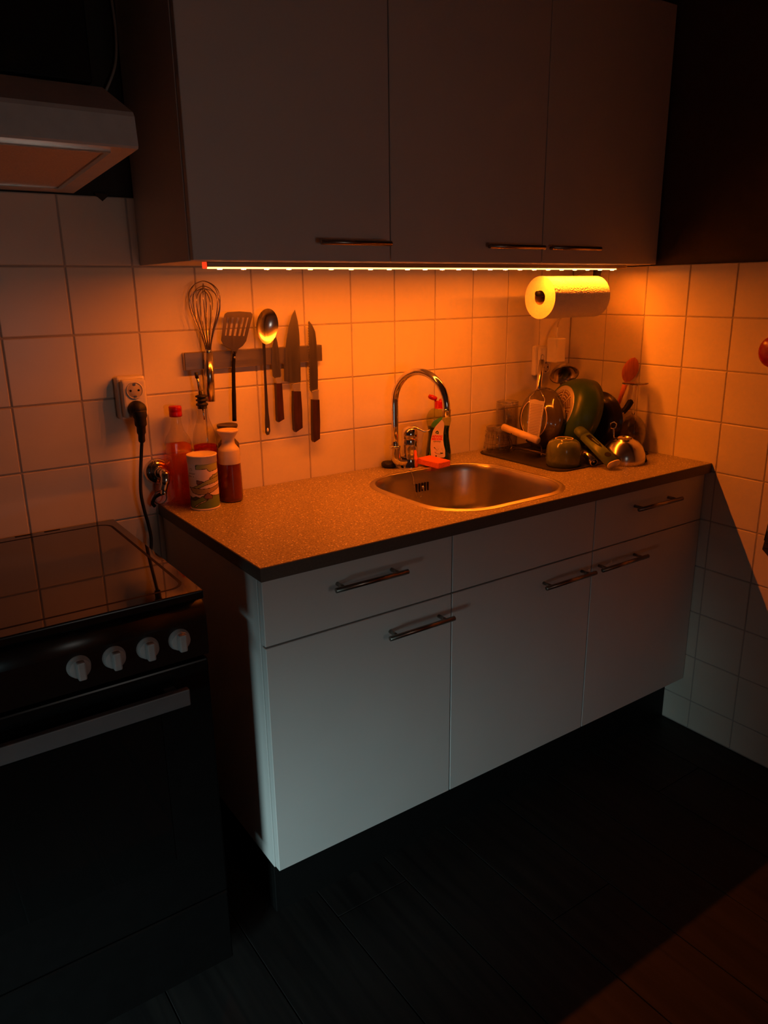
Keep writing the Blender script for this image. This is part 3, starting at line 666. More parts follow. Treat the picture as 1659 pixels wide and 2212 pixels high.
# printed tin
tn = thing('printed_tin', 'round tin printed with a green hill landscape and a cream lid', 'tin', (0.090, -0.103, T))
tx, ty, tr_ = 0.0900, -0.1030, 0.0355
HB, HT = 0.004, 0.116
def tin_body():
    V0 = (CAM-Vector((tx, ty, T))); phi0 = math.atan2(V0.y, V0.x)
    def st(x, y):
        tf = (y-250)/1750; xl = 30+150*tf; xr = 940+140*tf; s = (x-xl)/(xr-xl)
        y0 = 510+25*math.sin(pi*min(max(s, 0), 1))-45*s; y1 = 1990+70*math.sin(pi*min(max(s, 0), 1))-50*s
        return (s, (y-y0)/(y1-y0))
    def P(*a): return [st(*q) for q in a]
    polys = [(1, P((310, 530), (960, 440), (975, 690), (740, 760), (690, 730), (640, 665), (310, 690))),
             (1, P((730, 1000), (760, 950), (800, 940), (830, 870), (900, 860), (990, 810), (1010, 920), (760, 1020))),
             (1, P((200, 1310), (560, 1110), (740, 1020), (1010, 920), (1020, 1080), (640, 1210), (370, 1330))),
             (5, P((350, 1050), (560, 1105), (400, 1200), (350, 1170))),
             (2, P((150, 1290), (370, 1330), (560, 1350), (780, 1310), (1040, 1190), (1040, 1290), (900, 1390), (780, 1480), (600, 1530), (400, 1540), (240, 1470))),
             (3, P((170, 1700), (430, 1650), (640, 1530), (740, 1520), (860, 1560), (1060, 1560), (1090, 1930), (900, 1990), (560, 2080), (190, 1990))),
             (4, P((160, 1590), (240, 1640), (330, 1600), (440, 1640), (330, 1730), (190, 1710))),
             (5, P((640, 1530), (690, 1470), (840, 1590), (820, 1670), (620, 1690), (560, 1620))),
             (7, P((290, 1940), (480, 1800), (720, 1690), (640, 1770), (450, 1860), (340, 1955)))]
    txt = [P((x0, y0), (x1, y1)) for x0, y0, x1, y1 in ((125, 660, 200, 680), (125, 690, 140, 740), (185, 690, 200, 740), (110, 805, 290, 825), (110, 835, 290, 850), (110, 900, 130, 950), (150, 900, 170, 950), (190, 900, 210, 950), (240, 900, 260, 950), (110, 1040, 320, 1054), (120, 1078, 300, 1090), (120, 1114, 310, 1126), (120, 1150, 250, 1164))]
    def inside(p, q):
        c = False; j = len(q)-1
        for i in range(len(q)):
            if (q[i][1] > p[1]) != (q[j][1] > p[1]) and p[0] < (q[j][0]-q[i][0])*(p[1]-q[i][1])/(q[j][1]-q[i][1])+q[i][0]: c = not c
            j = i
        return c
    def dist(p, q):
        d = 9
        for i in range(len(q)):
            a = q[i]; b = q[(i+1) % len(q)]; k = 0.55
            ax, ay, bx_, by_ = a[0]*k, a[1], b[0]*k, b[1]; qx, qy = p[0]*k, p[1]
            L2 = (bx_-ax)**2+(by_-ay)**2
            t = 0 if L2 == 0 else max(0, min(1, ((qx-ax)*(bx_-ax)+(qy-ay)*(by_-ay))/L2))
            d = min(d, math.hypot(qx-ax-t*(bx_-ax), qy-ay-t*(by_-ay)))
        return d
    g = G(); na, nz = 150, 120
    vs = [(tx+tr_*math.cos(phi0-pi+2*pi*k/na), ty+tr_*math.sin(phi0-pi+2*pi*k/na), T+HB+(HT-HB)*j/nz) for j in range(nz+1) for k in range(na)]
    g.add(vs, [])
    for j in range(nz):
        t = 1-(j+0.5)/nz
        for k in range(na):
            a = -pi+2*pi*(k+0.5)/na; mi = 0
            s = 0.5+0.5*math.sin(a) if abs(a) < pi/2 else 0.5+0.5*math.sin(a)
            p = (s, t); ln = False
            for m_, q in polys:
                if inside(p, q): mi = m_
                if dist(p, q) < 0.0060: mi = 6
            if s < 0.34:
                for q in txt:
                    if min(q[0][0], q[1][0]) <= s <= max(q[0][0], q[1][0]) and min(q[0][1], q[1][1]) <= t <= max(q[0][1], q[1][1]): mi = 5
            k2 = (k+1) % na
            g.f.append([j*na+k, j*na+k2, (j+1)*na+k2, (j+1)*na+k]); g.m.append(mi); g.sm.append(True)
    return g
obj('tin_body', tin_body(), ['t_bg', 't_ol', 't_tan', 't_gr', 't_dk', 't_br', 't_ln', 't_pa'], tn)
obj('base_rim', G().lathe([(0.0001, 0.0), (0.0355, 0.0), (0.0365, 0.001), (0.0365, 0.0042), (0.0350, 0.0048)], 44, Tr(tx, ty, T)), 'tinlid', tn)
obj('lid', G().lathe([(0.0352, 0.1150), (0.0362, 0.1155), (0.0362, 0.1320), (0.0370, 0.1325), (0.0370, 0.1350), (0.0345, 0.1358), (0.0330, 0.1340), (0.0200, 0.1338), (0.0185, 0.1330), (0.0001, 0.1330)], 48, Tr(tx, ty, T)), 'tinlid', tn)

# drinking bottles with a cup shaped top
def cup_bottle(label, x, y, body, top, dz=0.0):
    r = thing('drinking_bottle', label, 'bottle', (x, y, T), 'cup-top drinking bottles')
    obj('bottle_body', G().lathe([(0.0001, 0.0), (0.024, 0.0), (0.0275, 0.003), (0.0285, 0.012), (0.0282, 0.06), (0.0272, 0.100+dz), (0.0272, 0.1005+dz), (0.0001, 0.101+dz)], 40, Tr(x, y, T)), body, r)
    obj('cup_top', G().lathe([(0.0274, 0.0985+dz), (0.0278, 0.100+dz), (0.0268, 0.131+dz), (0.0262, 0.135+dz), (0.0215, 0.1405+dz), (0.0165, 0.148+dz), (0.0155, 0.156+dz), (0.0175, 0.165+dz), (0.0225, 0.1725+dz), (0.0262, 0.1775+dz), (0.0268, 0.1815+dz), (0.0258, 0.1840+dz), (0.0225, 0.1830+dz), (0.0001, 0.1815+dz)], 44, Tr(x, y, T)), top, r)
    return r
cup_bottle('dark red drinking bottle with cream cup-shaped top beside the printed tin', 0.1690, -0.0865, 'redbody', 'cream')
cup_bottle('drinking bottle with dark top half hidden behind the dark red one', 0.1930, -0.0320, 'redbody', 'darkcap', 0.003)

# ------------------------------------------------------------------ washing-up liquid
dx_, dy_ = 0.8680, -0.0600
db = thing('washing_up_bottle', 'clear bottle of green washing-up liquid with red flip cap', 'bottle', (dx_, dy_, T))
th = math.atan2(-(CAM.x-dx_), (CAM.y-dy_)) + pi + 0.10
XB = Tr(dx_, dy_, T) @ Matrix.Rotation(th, 4, 'Z')
prof = [(0.0340, 0.0), (0.0385, 0.004), (0.0395, 0.015), (0.0385, 0.035), (0.0350, 0.060), (0.0325, 0.078), (0.0318, 0.090), (0.0330, 0.105), (0.0365, 0.120), (0.0382, 0.131), (0.0370, 0.143), (0.0310, 0.156), (0.0215, 0.164), (0.0135, 0.167)]
def rad(z):
    for (r0, z0), (r1, z1) in zip(prof, prof[1:]):
        if z0 <= z <= z1: return r0+(r1-r0)*(z-z0)/(z1-z0)
    return prof[-1][0]
FL = 0.62
fine = [(rad(0.001+i*0.166/48), 0.001+i*0.166/48) for i in range(49)]
zl = 0.115
obj('bottle_shell', G().lathe([(0.0001, 0.001)]+fine, 48, XB, sy=FL), 'greenclear', db)
obj('soap', G().lathe([(0.0001, 0.003)]+[(r-0.0012, z) for r, z in fine if 0.003 < z < zl]+[(0.0001, zl-0.001)], 48, XB, sy=FL), 'greenliq', db)
obj('cap_base', G().lathe([(0.0145, 0.166), (0.0130, 0.168), (0.0125, 0.186), (0.0115, 0.188), (0.0001, 0.188)], 28, XB), 'red', db)
obj('nozzle', G().lathe([(0.006, 0.187), (0.0045, 0.194), (0.0001, 0.195)], 16, XB @ Tr(0.006, 0, 0)), 'red', db)
obj('flip_lid', G().lathe([(0.0001, -0.006), (0.010, -0.005), (0.0128, 0.0), (0.0115, 0.007), (0.0001, 0.009)], 24, XB @ Tr(-0.0190, 0, 0.1975) @ Matrix.Rotation(0.35, 4, 'Y') @ Matrix.Diagonal((1.15, 1, 1, 1))).box(-0.0130, -0.0070, -0.0035, 0.0035, 0.186, 0.198, 0.001, X=XB), 'red', db)
def onbottle(x, z, off=0.0010):
    r = rad(z); u = max(-0.98, min(0.98, x/r)); return XB @ Vector((x, -FL*r*math.sqrt(1-u*u)-off, z))
def patch(name, left, right, z0, z1, off, m, parent, n=40, nx=10):
    g = G(); vs = []; fs = []
    for i in range(n+1):
        z = z0+(z1-z0)*i/n
        for j in range(nx+1): vs.append(onbottle(left(z)+(right(z)-left(z))*j/nx, z, off))
    for i in range(n):
        for j in range(nx): fs.append([i*(nx+1)+j, i*(nx+1)+j+1, (i+1)*(nx+1)+j+1, (i+1)*(nx+1)+j])
    g.add(vs, fs, 0, True); return obj(name, g, m, parent)
def lerpt(tab):
    def fn(z):
        for (z0, a), (z1, b) in zip(tab, tab[1:]):
            if z0 <= z <= z1: return a+(b-a)*(z-z0)/(z1-z0)
        return tab[-1][1] if z > tab[-1][0] else tab[0][1]
    return fn
lab = patch('label', lerpt([(0.018, -0.021), (0.025, -0.0245), (0.05, -0.0265), (0.075, -0.0245), (0.10, -0.0190), (0.115, -0.011), (0.128, 0.0005), (0.134, 0.006)]),
            lerpt([(0.018, 0.015), (0.021, 0.0185), (0.04, 0.0185), (0.055, 0.0145), (0.07, 0.0125), (0.095, 0.0130), (0.115, 0.0150), (0.124, 0.0145), (0.131, 0.0105), (0.134, 0.008)]), 0.018, 0.134, 0.0010, 'labelcream', db)
patch('label_leaf', lerpt([(0.112, -0.0245), (0.120, -0.0240), (0.130, -0.0180), (0.138, -0.0050), (0.142, 0.004)]), lerpt([(0.112, -0.0110), (0.120, -0.0060), (0.128, 0.0010), (0.135, 0.0075), (0.142, 0.010)]), 0.112, 0.142, 0.0007, 'labelgreen', db)
patch('label_corner', lerpt([(0.018, -0.0315), (0.05, -0.0265), (0.06, -0.0245)]), lerpt([(0.018, -0.0215), (0.05, -0.0240), (0.06, -0.0240)]), 0.018, 0.060, 0.0006, 'labelgreen', db, 16)
def text_on(name, body, size, cx, cz, m, parent, shear=0.0, bold=0.0):
    c = bpy.data.curves.new(name, 'FONT'); c.body = body; c.size = size; c.align_x = 'CENTER'; c.shear = shear; c.offset = bold; c.resolution_u = 2
    o = bpy.data.objects.new('tmp', c); COL.objects.link(o)
    bpy.context.view_layer.update()
    me = bpy.data.meshes.new_from_object(o.evaluated_get(bpy.context.evaluated_depsgraph_get()))
    vs = [onbottle(cx+v.co.x, cz+v.co.y, 0.0014) for v in me.vertices]; fs = [list(p.vertices) for p in me.polygons]
    bpy.data.objects.remove(o); bpy.data.curves.remove(c); bpy.data.meshes.remove(me)
    return obj(name, G().add(vs, fs), m, parent)
text_on('lettering', 'AFWAS', 0.0096, -0.0060, 0.0800, 'inkred', lab, 0.12, 0.0005)
text_on('lettering', 'MIDDEL', 0.0096, -0.0062, 0.0718, 'inkred', lab, 0.12, 0.0005)
text_on('lettering', 'ORIGINAL', 0.0050, -0.0066, 0.0660, 'inkbrown', lab, 0.1, 0.0001)
def flat_on(name, poly, m, parent, off=0.0013):
    return obj(name, G().add([onbottle(x, z, off) for x, z in poly], [list(range(len(poly)))]), m, parent)
flat_on('emblem', [(-0.0105, 0.0920), (-0.0025, 0.0900), (-0.0012, 0.0935), (-0.0018, 0.0975), (-0.0050, 0.1015), (-0.0100, 0.0985), (-0.0118, 0.0955)], 'inkgreen', lab)
text_on('emblem_letters', 'ah', 0.0062, -0.0064, 0.0935, 'labelcream', lab, 0.15, 0.0001)
for z, a, b in ((0.0640, -0.0150, 0.002), (0.0440, -0.004, 0.010), (0.0400, -0.008, 0.011), (0.0360, -0.010, 0.012)): flat_on('print_line', [(a, z), (b, z), (b, z+0.0007), (a, z+0.0007)], 'inkbrown', lab)
flat_on('brush_print', [(-0.0165, 0.0490), (-0.0150, 0.0510), (-0.0060, 0.0440), (0.0050, 0.0335), (0.0125, 0.0330), (0.0120, 0.0300), (0.0050, 0.0295), (-0.0070, 0.0410)], 'inkgreen', lab)
flat_on('plate_print', [(-0.0150, 0.0380), (-0.0120, 0.0320), (-0.0040, 0.0295), (0.0060, 0.0290), (0.0060, 0.0300), (-0.0040, 0.0305), (-0.0110, 0.0332)], 'inkbrown', lab)
flat_on('volume_print', [(-0.0115, 0.0205), (-0.0080, 0.0205), (-0.0075, 0.0255), (-0.0115, 0.0260)], 'inkbrown', lab)

# ------------------------------------------------------------------ sponge
sg = G(); ca, sa = math.cos(-0.95), math.sin(-0.95)
XS = Tr(0.815, -0.103, T+0.0045) @ Matrix.Rotation(math.radians(-82), 4, 'Z') @ Matrix.Rotation(0.03, 4, 'Y')
sg.box(-0.044, 0.044, -0.027, 0.027, 0.0, 0.019, 0.003, X=XS, seg=2)
tag(obj('sponge', sg, 'sponge', None, (0.812, -0.105, T)), 'bright orange rectangular sponge lying beside the tap', 'sponge')

# ------------------------------------------------------------------ drying mat and dish rack
mt = [(1.262+x, -0.212+y) for x, y in rrect(0.436, 0.366, 0.045, 8)]
g = G(); n = len(mt)
vs = [(x, y, T+0.0004) for x, y in mt]+[(x, y, T+0.0035) for x, y in mt]+[(1.262+(x-1.262)*0.975, -0.212+(y+0.212)*0.97, T+0.0045) for x, y in mt]+[(1.262+(x-1.262)*0.955, -0.212+(y+0.212)*0.945, T+0.0030) for x, y in mt]
fs = [[q*n+k, q*n+(k+1) % n, (q+1)*n+(k+1) % n, (q+1)*n+k] for q in range(3) for k in range(n)]+[[3*n+k for k in range(n)], [k for k in reversed(range(n))]]
tag(obj('drying_mat', g.add(vs, fs), 'mat_', None, (1.262, -0.212, T)), 'dark rounded drying mat under the dish rack', 'mat')
MZ = T+0.0035
rk = thing('dish_rack', 'dark wire dish rack with a pale wooden handle', 'dish rack', (1.25, -0.19, MZ))
obj('wooden_handle', G().tube([(1.084, -0.118, 0.9895), (1.088, -0.264, 0.9685)], 0.0112, 22), 'beech', rk)
for q in (0.3, 0.72):
    p = Vector((1.084, -0.112, 0.9905)).lerp(Vector((1.088, -0.268, 0.9680)), q)
    obj('screw_hole', G().sphere((p.x-0.0085, p.y-0.003, p.z-0.0072), 0.0020, 5), 'blackmatte', rk)
g = G(); wr = 0.0019
for y in (-0.125, -0.255):
    g.tube(smooth_path([(1.086, y, 0.979 if y > -0.2 else 0.968), (1.112, y, 0.945), (1.118, y, 0.925), (1.14, y, 0.915), (1.42, y, 0.915), (1.44, y, 0.925), (1.448, y, 0.95)], 5), wr, 8)
for x in (1.118, 1.43): g.tube([(x, -0.125, 0.925), (x, -0.255, 0.925)], wr, 8)
obj('frame', g, 'wire', rk)
for x in (1.14, 1.40):
    obj('foot', G().tube(smooth_path([(x, -0.095, MZ+0.002), (x, -0.108, MZ+0.003), (x, -0.122, 0.915), (x, -0.19, 0.916), (x, -0.258, 0.915), (x, -0.272, MZ+0.003), (x, -0.285, MZ+0.002)], 5), wr, 8), 'wire', rk)
for x in (1.325, 1.392):
    obj('divider', G().tube(smooth_path([(x, -0.125, 0.916), (x, -0.140, 0.965), (x, -0.165, 0.975), (x, -0.19, 0.95), (x, -0.215, 0.975), (x, -0.24, 0.965), (x, -0.255, 0.916)], 5), 0.0016, 8), 'wire', rk)

# glasses
def tumbler(name, label, x, y, r0, r1, h, ribs):
    r = thing(name, label, 'glass', (x, y, MZ))
    obj('glass_wall', G().lathe([(r0, 0.001), (r0*0.995, 0.02), (r0+(r1-r0)*0.6, h*0.6), (r1, h-0.004), (r1-0.003, h), (0.0001, h)], 44, Tr(x, y, MZ)).lathe([(r0-0.002, 0.001), (r0-0.003, 0.02), (r1-0.004, h-0.014), (0.0001, h-0.014)], 44, Tr(x, y, MZ)), 'glass', r)
    for nm, q, z in (('rim', r0, 0.0018), ('base_edge', r1-0.0012, h-0.0012)):
        obj(nm, G().tube([(x+q*math.cos(2*pi*k/48), y+q*math.sin(2*pi*k/48), MZ+z) for k in range(49)], 0.0013, 8, caps=False), 'realglass', r)
    obj('thick_base', G().lathe([(0.0001, h-0.012), (r1-0.0035, h-0.012), (r1-0.0025, h-0.010), (r1-0.0025, h-0.001), (0.0001, h-0.001)], 44, Tr(x, y, MZ)), 'realglass', r)
    g = G()
    if ribs:
        for k in range(14):
            a = 2*pi*k/14; g.tube([(x+(r0+0.0003)*math.cos(a), y+(r0+0.0003)*math.sin(a), MZ+0.012), (x+(r1+0.0006)*math.cos(a), y+(r1+0.0006)*math.sin(a), MZ+h-0.022)], 0.0008, 6)
        for z in (0.030, 0.052, 0.068):
            q = r0+(r1-r0)*z/h+0.0005
            g.tube([(x+q*math.cos(2*pi*k/40), y+q*math.sin(2*pi*k/40), MZ+z) for k in range(41)], 0.0011, 6, caps=False)
        obj('relief_lines', g, 'realglass', r)
    else:
        for j in range(3):
            for k in range(9):
                a = -2.35+0.18*j; q = r0+(r1-r0)*(0.04+0.011*k)/h+0.0004
                g.box(-0.0012, 0.0012, -0.0003, 0.0003, -0.0008, 0.0008, X=Tr(x+q*math.cos(a), y+q*math.sin(a), MZ+0.045+0.011*k) @ Matrix.Rotation(a+pi/2, 4, 'Z'))
        obj('printed_marks', g, 'inkbrown', r)
    return r
tumbler('tumbler', 'short ribbed tumbler standing upside down at the rack end', 1.102, -0.073, 0.0440, 0.0370, 0.082, True)
tumbler('tumbler', 'taller plain tumbler with dotted print behind the ribbed one', 1.164, -0.050, 0.0355, 0.0355, 0.155, False)

# round dishes on edge: profile along local Z = axis, facing the camera side with the underside
def disc_axis(c, ax): return frame(c, ax, (0, 1, 0))
bw = thing('ceramic_bowl', 'olive brown glazed bowl standing on edge, underside towards the grater', 'bowl', (1.19, -0.19, MZ))
AX = Vector((1.0, -0.06, -0.10)).normalized()
XW = disc_axis(Vector((1.165, -0.168, 1.0145)), AX)
obj('bowl_body', G().lathe([(0.0001, 0.004), (0.052, 0.004), (0.056, 0.0), (0.0605, 0.0), (0.0625, 0.005), (0.080, 0.012), (0.093, 0.024), (0.0985, 0.040), (0.0960, 0.040), (0.090, 0.026), (0.077, 0.016), (0.055, 0.010), (0.0001, 0.009)], 60, XW), 'olive', bw)
obj('foot_ring', G().lathe([(0.0572, -0.0002), (0.0588, -0.0012), (0.0604, -0.0002)], 60, XW), 'unglazed', bw)
obj('underside', G().lathe([(0.0001, 0.0032), (0.0515, 0.0036), (0.0550, 0.0005)], 48, XW), 'bowlgreen', bw)
pn = thing('green_pan', 'green coated pan standing on edge with dotted steel base', 'pan', (1.25, -0.22, MZ))
AXP = Vector((0.068, -0.022, -0.026)).normalized(); CP = Vector((1.238, -0.205, 1.042))
XP = disc_axis(CP, AXP) @ Matrix.Diagonal((0.955, 0.955, 1, 1))
obj('pan_body', G().lathe([(0.080, 0.0), (0.084, 0.001), (0.098, 0.008), (0.112, 0.026), (0.121, 0.050), (0.1255, 0.078), (0.1235, 0.078), (0.1180, 0.050), (0.108, 0.028), (0.094, 0.012), (0.0001, 0.006)], 64, XP), 'pangreen', pn)
obj('base_disc', G().lathe([(0.0001, -0.0016), (0.078, -0.0016), (0.0805, -0.0006), (0.0805, 0.002)], 64, XP), 'panbase', pn)
g = G()
for sct in range(8):
    for ri in range(5):
        rr = 0.024+0.0095*ri; nn = 2+ri
        for k in range(nn):
            a = 2*pi*(sct+0.16+0.68*(k+0.5)/nn)/8
            g.lathe([(0.0001, -0.00195), (0.0027, -0.0019), (0.0028, -0.0014)], 8, XP @ Tr(rr*math.cos(a), rr*math.sin(a), 0))
o = obj('base_dots', g, 'panbase', pn)
g = G()
for sct in range(8):
    a0 = 2*pi*(sct+0.08)/8; a1 = 2*pi*(sct+0.92)/8; m_ = 10
    vs = [XP @ Vector((r*math.cos(a0+(a1-a0)*k/m_), r*math.sin(a0+(a1-a0)*k/m_), -0.0018)) for r in (0.018, 0.066) for k in range(m_+1)]
    g.add(vs, [[k, k+1, m_+2+k, m_+1+k] for k in range(m_)])
obj('base_sectors', g, 'pandots', pn)
dp = thing('dark_pan', 'dark brown pan on edge behind the green pan', 'pan', (1.34, -0.27, MZ))
XD = disc_axis(Vector((1.338, -0.248, 0.998)), Vector((1, -0.05, -0.06))) @ Matrix.Diagonal((0.93, 0.93, 1, 1))
obj('pan_body', G().lathe([(0.0001, 0.0), (0.078, 0.0), (0.086, 0.004), (0.0925, 0.016), (0.0965, 0.042), (0.1010, 0.043), (0.1010, 0.045), (0.0945, 0.045), (0.0900, 0.018), (0.080, 0.006), (0.0001, 0.004)], 56, XD), 'pandark', dp)
obj('handle_bracket', G().tube([(1.382, -0.322, 1.027), (1.390, -0.336, 1.035)], [0.008, 0.006], 12), 'polished', dp)
obj('handle', G().tube(smooth_path([(1.388, -0.333, 1.033), (1.401, -0.338, 1.048), (1.414, -0.343, 1.070)], 4), [0.009]*4+[0.010]*4+[0.004], 12), 'blackmatte', dp)
# ladle behind
ld = thing('ladle', 'steel ladle with its bowl showing above the green pan', 'ladle', (1.38, -0.09, MZ))
XL = frame((1.376, -0.094, 1.133), Vector((-0.34, -0.55, -0.70)), (1, 0, 0))
obj('ladle_bowl', G().lathe([(0.0001, -0.030), (0.020, -0.027), (0.035, -0.018), (0.044, -0.006), (0.0475, 0.004), (0.0490, 0.0045), (0.0475, 0.0052), (0.0455, 0.004), (0.042, -0.005), (0.033, -0.016), (0.018, -0.025), (0.0001, -0.0285)], 44, XL), 'polished', ld)
obj('handle', G().tube(smooth_path([(1.398, -0.062, 1.112), (1.400, -0.060, 1.07), (1.392, -0.075, 0.98), (1.385, -0.085, MZ+0.004)], 5), 0.0038, 10), 'polished', ld)
# grater
gt = thing('fine_grater', 'long steel fine grater leaning against the olive bowl', 'grater', (1.12, -0.20, MZ))
A = Vector((1.206, -0.155, 1.2088)); B = Vector((1.108, -0.222, 0.962)); zd = (A-B).normalized(); Lg = (A-B).length
XG = frame(B, zd, RT)
hb = 0.595*Lg
obj('blade', G().prism([(-0.019, 0.0), (0.019, 0.0), (0.023, 0.46*Lg), (-0.023, 0.46*Lg)], -0.0006, 0.0006, XG), 'graterplate', gt)
g = G()
for i in range(22):
    z = 0.008+i*(0.46*Lg-0.022)/21; w = 0.014+0.003*i/21
    for j in range(9):
        x = -w+2*w*(j+0.5*(i % 2)*0.8)/8.4
        g.box(x-0.0012, x+0.0012, -0.0014, 0.0014, z-0.0007, z+0.0007, X=XG)
o = obj('teeth', g, 'pandots', gt); o['kind'] = 'stuff'
obj('frame', G().tube([XG @ Vector(p) for p in ((-0.0195, 0, 0.0), (-0.0235, 0, 0.46*Lg), (-0.0230, 0, 0.49*Lg), (-0.004, 0, hb-0.002))], 0.0014, 8).tube([XG @ Vector(p) for p in ((0.0195, 0, 0.0), (0.0235, 0, 0.46*Lg), (0.0230, 0, 0.49*Lg), (0.004, 0, hb-0.002))], 0.0014, 8), 'chrome', gt)
obj('handle', G().tube([XG @ Vector(p) for p in ((0, 0, hb-0.004), (0, 0, hb), (0, 0, 0.935*Lg))], [0.006, 0.0088, 0.0082], 18), 'polished', gt)
obj('hanging_loop', G().tube([XG @ Vector(p) for p in ((-0.005, 0, 0.93*Lg), (-0.0045, 0, 0.99*Lg), (-0.002, 0, 1.003*Lg), (0.002, 0, 1.003*Lg), (0.0045, 0, 0.99*Lg), (0.005, 0, 0.93*Lg))], 0.0014, 8), 'chrome', gt)
# mug
mgx, mgy = 1.1230, -0.3360
mu = thing('green_mug', 'green glazed mug turned upside down on the mat front', 'mug', (mgx, mgy, MZ))
obj('mug_body', G().lathe([(0.0470, 0.0), (0.0505, 0.002), (0.0515, 0.018), (0.0510, 0.042), (0.0490, 0.058), (0.0440, 0.070), (0.0350, 0.0765), (0.0270, 0.0770), (0.0265, 0.0800), (0.0235, 0.0802), (0.0230, 0.0755), (0.0001, 0.0750)], 52, Tr(mgx, mgy, MZ)), 'greenmug', mu)
obj('foot_ring', G().lathe([(0.0232, 0.0804), (0.0250, 0.0812), (0.0268, 0.0804)], 44, Tr(mgx, mgy, MZ)), 'unglazed', mu)
hp = [(0.0500, 0.056), (0.0640, 0.054), (0.0700, 0.042), (0.0690, 0.026), (0.0610, 0.014), (0.0500, 0.012)]
hdx, hdy = 0.80, 0.60
obj('handle', G().tube(smooth_path([(mgx+hdx*r, mgy+hdy*r, MZ+z) for r, z in hp], 6), 0.0052, 12), 'greenmug', mu)
# steel bowl
sbx, sby = 1.304, -0.410
sb = thing('steel_bowl', 'small polished steel bowl upside down near the worktop edge', 'bowl', (sbx, sby, T))
XSb = Tr(sbx, sby, T+0.0030) @ Matrix.Rotation(0.10, 4, 'X') @ Matrix.Rotation(-0.08, 4, 'Y') @ Matrix.Diagonal((1.04, 1.04, 1.04, 1))
obj('bowl_shell', G().lathe([(0.0615, 0.0), (0.0640, 0.001), (0.0635, 0.012), (0.0600, 0.030), (0.0520, 0.047), (0.0400, 0.060), (0.0270, 0.0672), (0.0235, 0.0682), (0.0225, 0.0705), (0.0195, 0.0708), (0.0185, 0.0690), (0.0001, 0.0680)], 56, XSb), 'polished', sb)
obj('handle', G().tube(smooth_path([(sbx+0.036, sby-0.052, T+0.0065), (1.343, -0.464, T+0.008), (1.362, -0.446, T+0.012), (1.372, -0.437, T+0.014)], 4), 0.0050, 10), 'blackmatte', sb)
obj('handle_tip', G().sphere((1.373, -0.436, T+0.0145), 0.0052, 8), 'chrome', sb)
# hook ended utensil
hk = thing('hook_utensil', 'slim chrome utensil handle with square loop behind the steel bowl', 'utensil', (1.345, -0.33, MZ))
obj('shaft', G().tube([(1.350, -0.322, MZ+0.002), (1.329, -0.352, 0.950), (1.317, -0.358, 0.992)], 0.0026, 10), 'chrome', hk)
XH = frame((1.317, -0.358, 0.992), Vector((-0.1, -0.02, 0.3)), RT)
obj('loop', G().tube([XH @ Vector(p) for p in ((0.0, 0, 0.0), (-0.009, 0, 0.003), (-0.007, 0, 0.020), (0.004, 0, 0.022), (0.010, 0, 0.014), (0.007, 0, 0.002), (0.0, 0, 0.0))], 0.0022, 8), 'chrome', hk)
# peeler
pe = thing('green_peeler', 'green plastic kitchen gadget with a slot and round hole', 'peeler', (1.20, -0.45, T))
E0 = Vector((1.200, -0.462, T+0.016)); E1 = Vector((1.222, -0.302, 0.992)); zd = (E1-E0).normalized(); Lp = (E1-E0).length
XPe = frame(E0, zd, RT)
def roundbar(w, d, z0, z1, g, w2=None):
    n = 20; w2 = w2 or w; vs = []; 
    for z, ww in ((z0, w), (z1, w2)):
        for k in range(n):
            a = 2*pi*k/n; vs.append((ww*math.copysign(abs(math.cos(a))**0.7, math.cos(a)), d*math.copysign(abs(math.sin(a))**0.7, math.sin(a)), z))
    fs = [[k, (k+1) % n, n+(k+1) % n, n+k] for k in range(n)]+[list(reversed(range(n))), list(range(n, 2*n))]
    return g.add(vs, fs, 0, True, XPe)
obj('body', roundbar(0.0210, 0.012, 0.004, Lp*0.80, G(), 0.0180), 'peelgreen', pe)
obj('collar', roundbar(0.0186, 0.0125, Lp*0.80, Lp, G(), 0.0165), 'peelgreen', pe)
obj('end_ring', roundbar(0.0216, 0.0126, 0.000, 0.004, G()), 'pale', pe)
sgn = -1.0 if (XPe.to_3x3() @ Vector((0, -1, 0))).dot(CAM-E0) > 0 else 1.0
obj('slot', G().prism([(-0.0075, Lp*0.74), (0.0060, Lp*0.74), (0.0085, Lp*0.45), (0.0045, Lp*0.38), (-0.0010, Lp*0.45), (-0.0070, Lp*0.62)], sgn*0.0118, sgn*0.0128, XPe), 'blackmatte', pe)
obj('slot_inlay', G().prism([(-0.0005, Lp*0.64), (0.0030, Lp*0.64), (0.0050, Lp*0.47), (0.0015, Lp*0.46), (-0.0010, Lp*0.56)], sgn*0.0120, sgn*0.0131, XPe), 'peelgreen', pe)
obj('hanging_hole', G().add([XPe @ Vector((0.0098*math.cos(2*pi*k/24), sgn*q, Lp*0.19+0.0098*math.sin(2*pi*k/24))) for q in (0.0110, 0.0128) for k in range(24)], [[k, (k+1) % 24, 24+(k+1) % 24, 24+k] for k in range(24)]+[list(range(24, 48))]), 'blackmatte', pe)
# steel tube
st_ = thing('steel_tube', 'short open steel tube lying between mug and green gadget', 'tube', (1.19, -0.37, T))
Q0 = Vector((1.180, -0.405, T+0.0145)); Q1 = Vector((1.212, -0.318, 0.942)); XQ = frame(Q0, Q1-Q0, RT); Lq = (Q1-Q0).length
obj('tube_wall', G().lathe([(0.0095, 0.0), (0.0115, 0.0), (0.0115, Lq), (0.0095, Lq), (0.0095, 0.0)], 28, XQ), 'polished', st_)
obj('tube_core', G().lathe([(0.0001, 0.010), (0.0094, 0.010)], 20, XQ), 'blackmatte', st_)
obj('pin', G().tube([XQ @ Vector((0.001, 0, 0.003)), XQ @ Vector((0.001, 0, 0.012))], 0.0040, 12), 'chrome', st_)
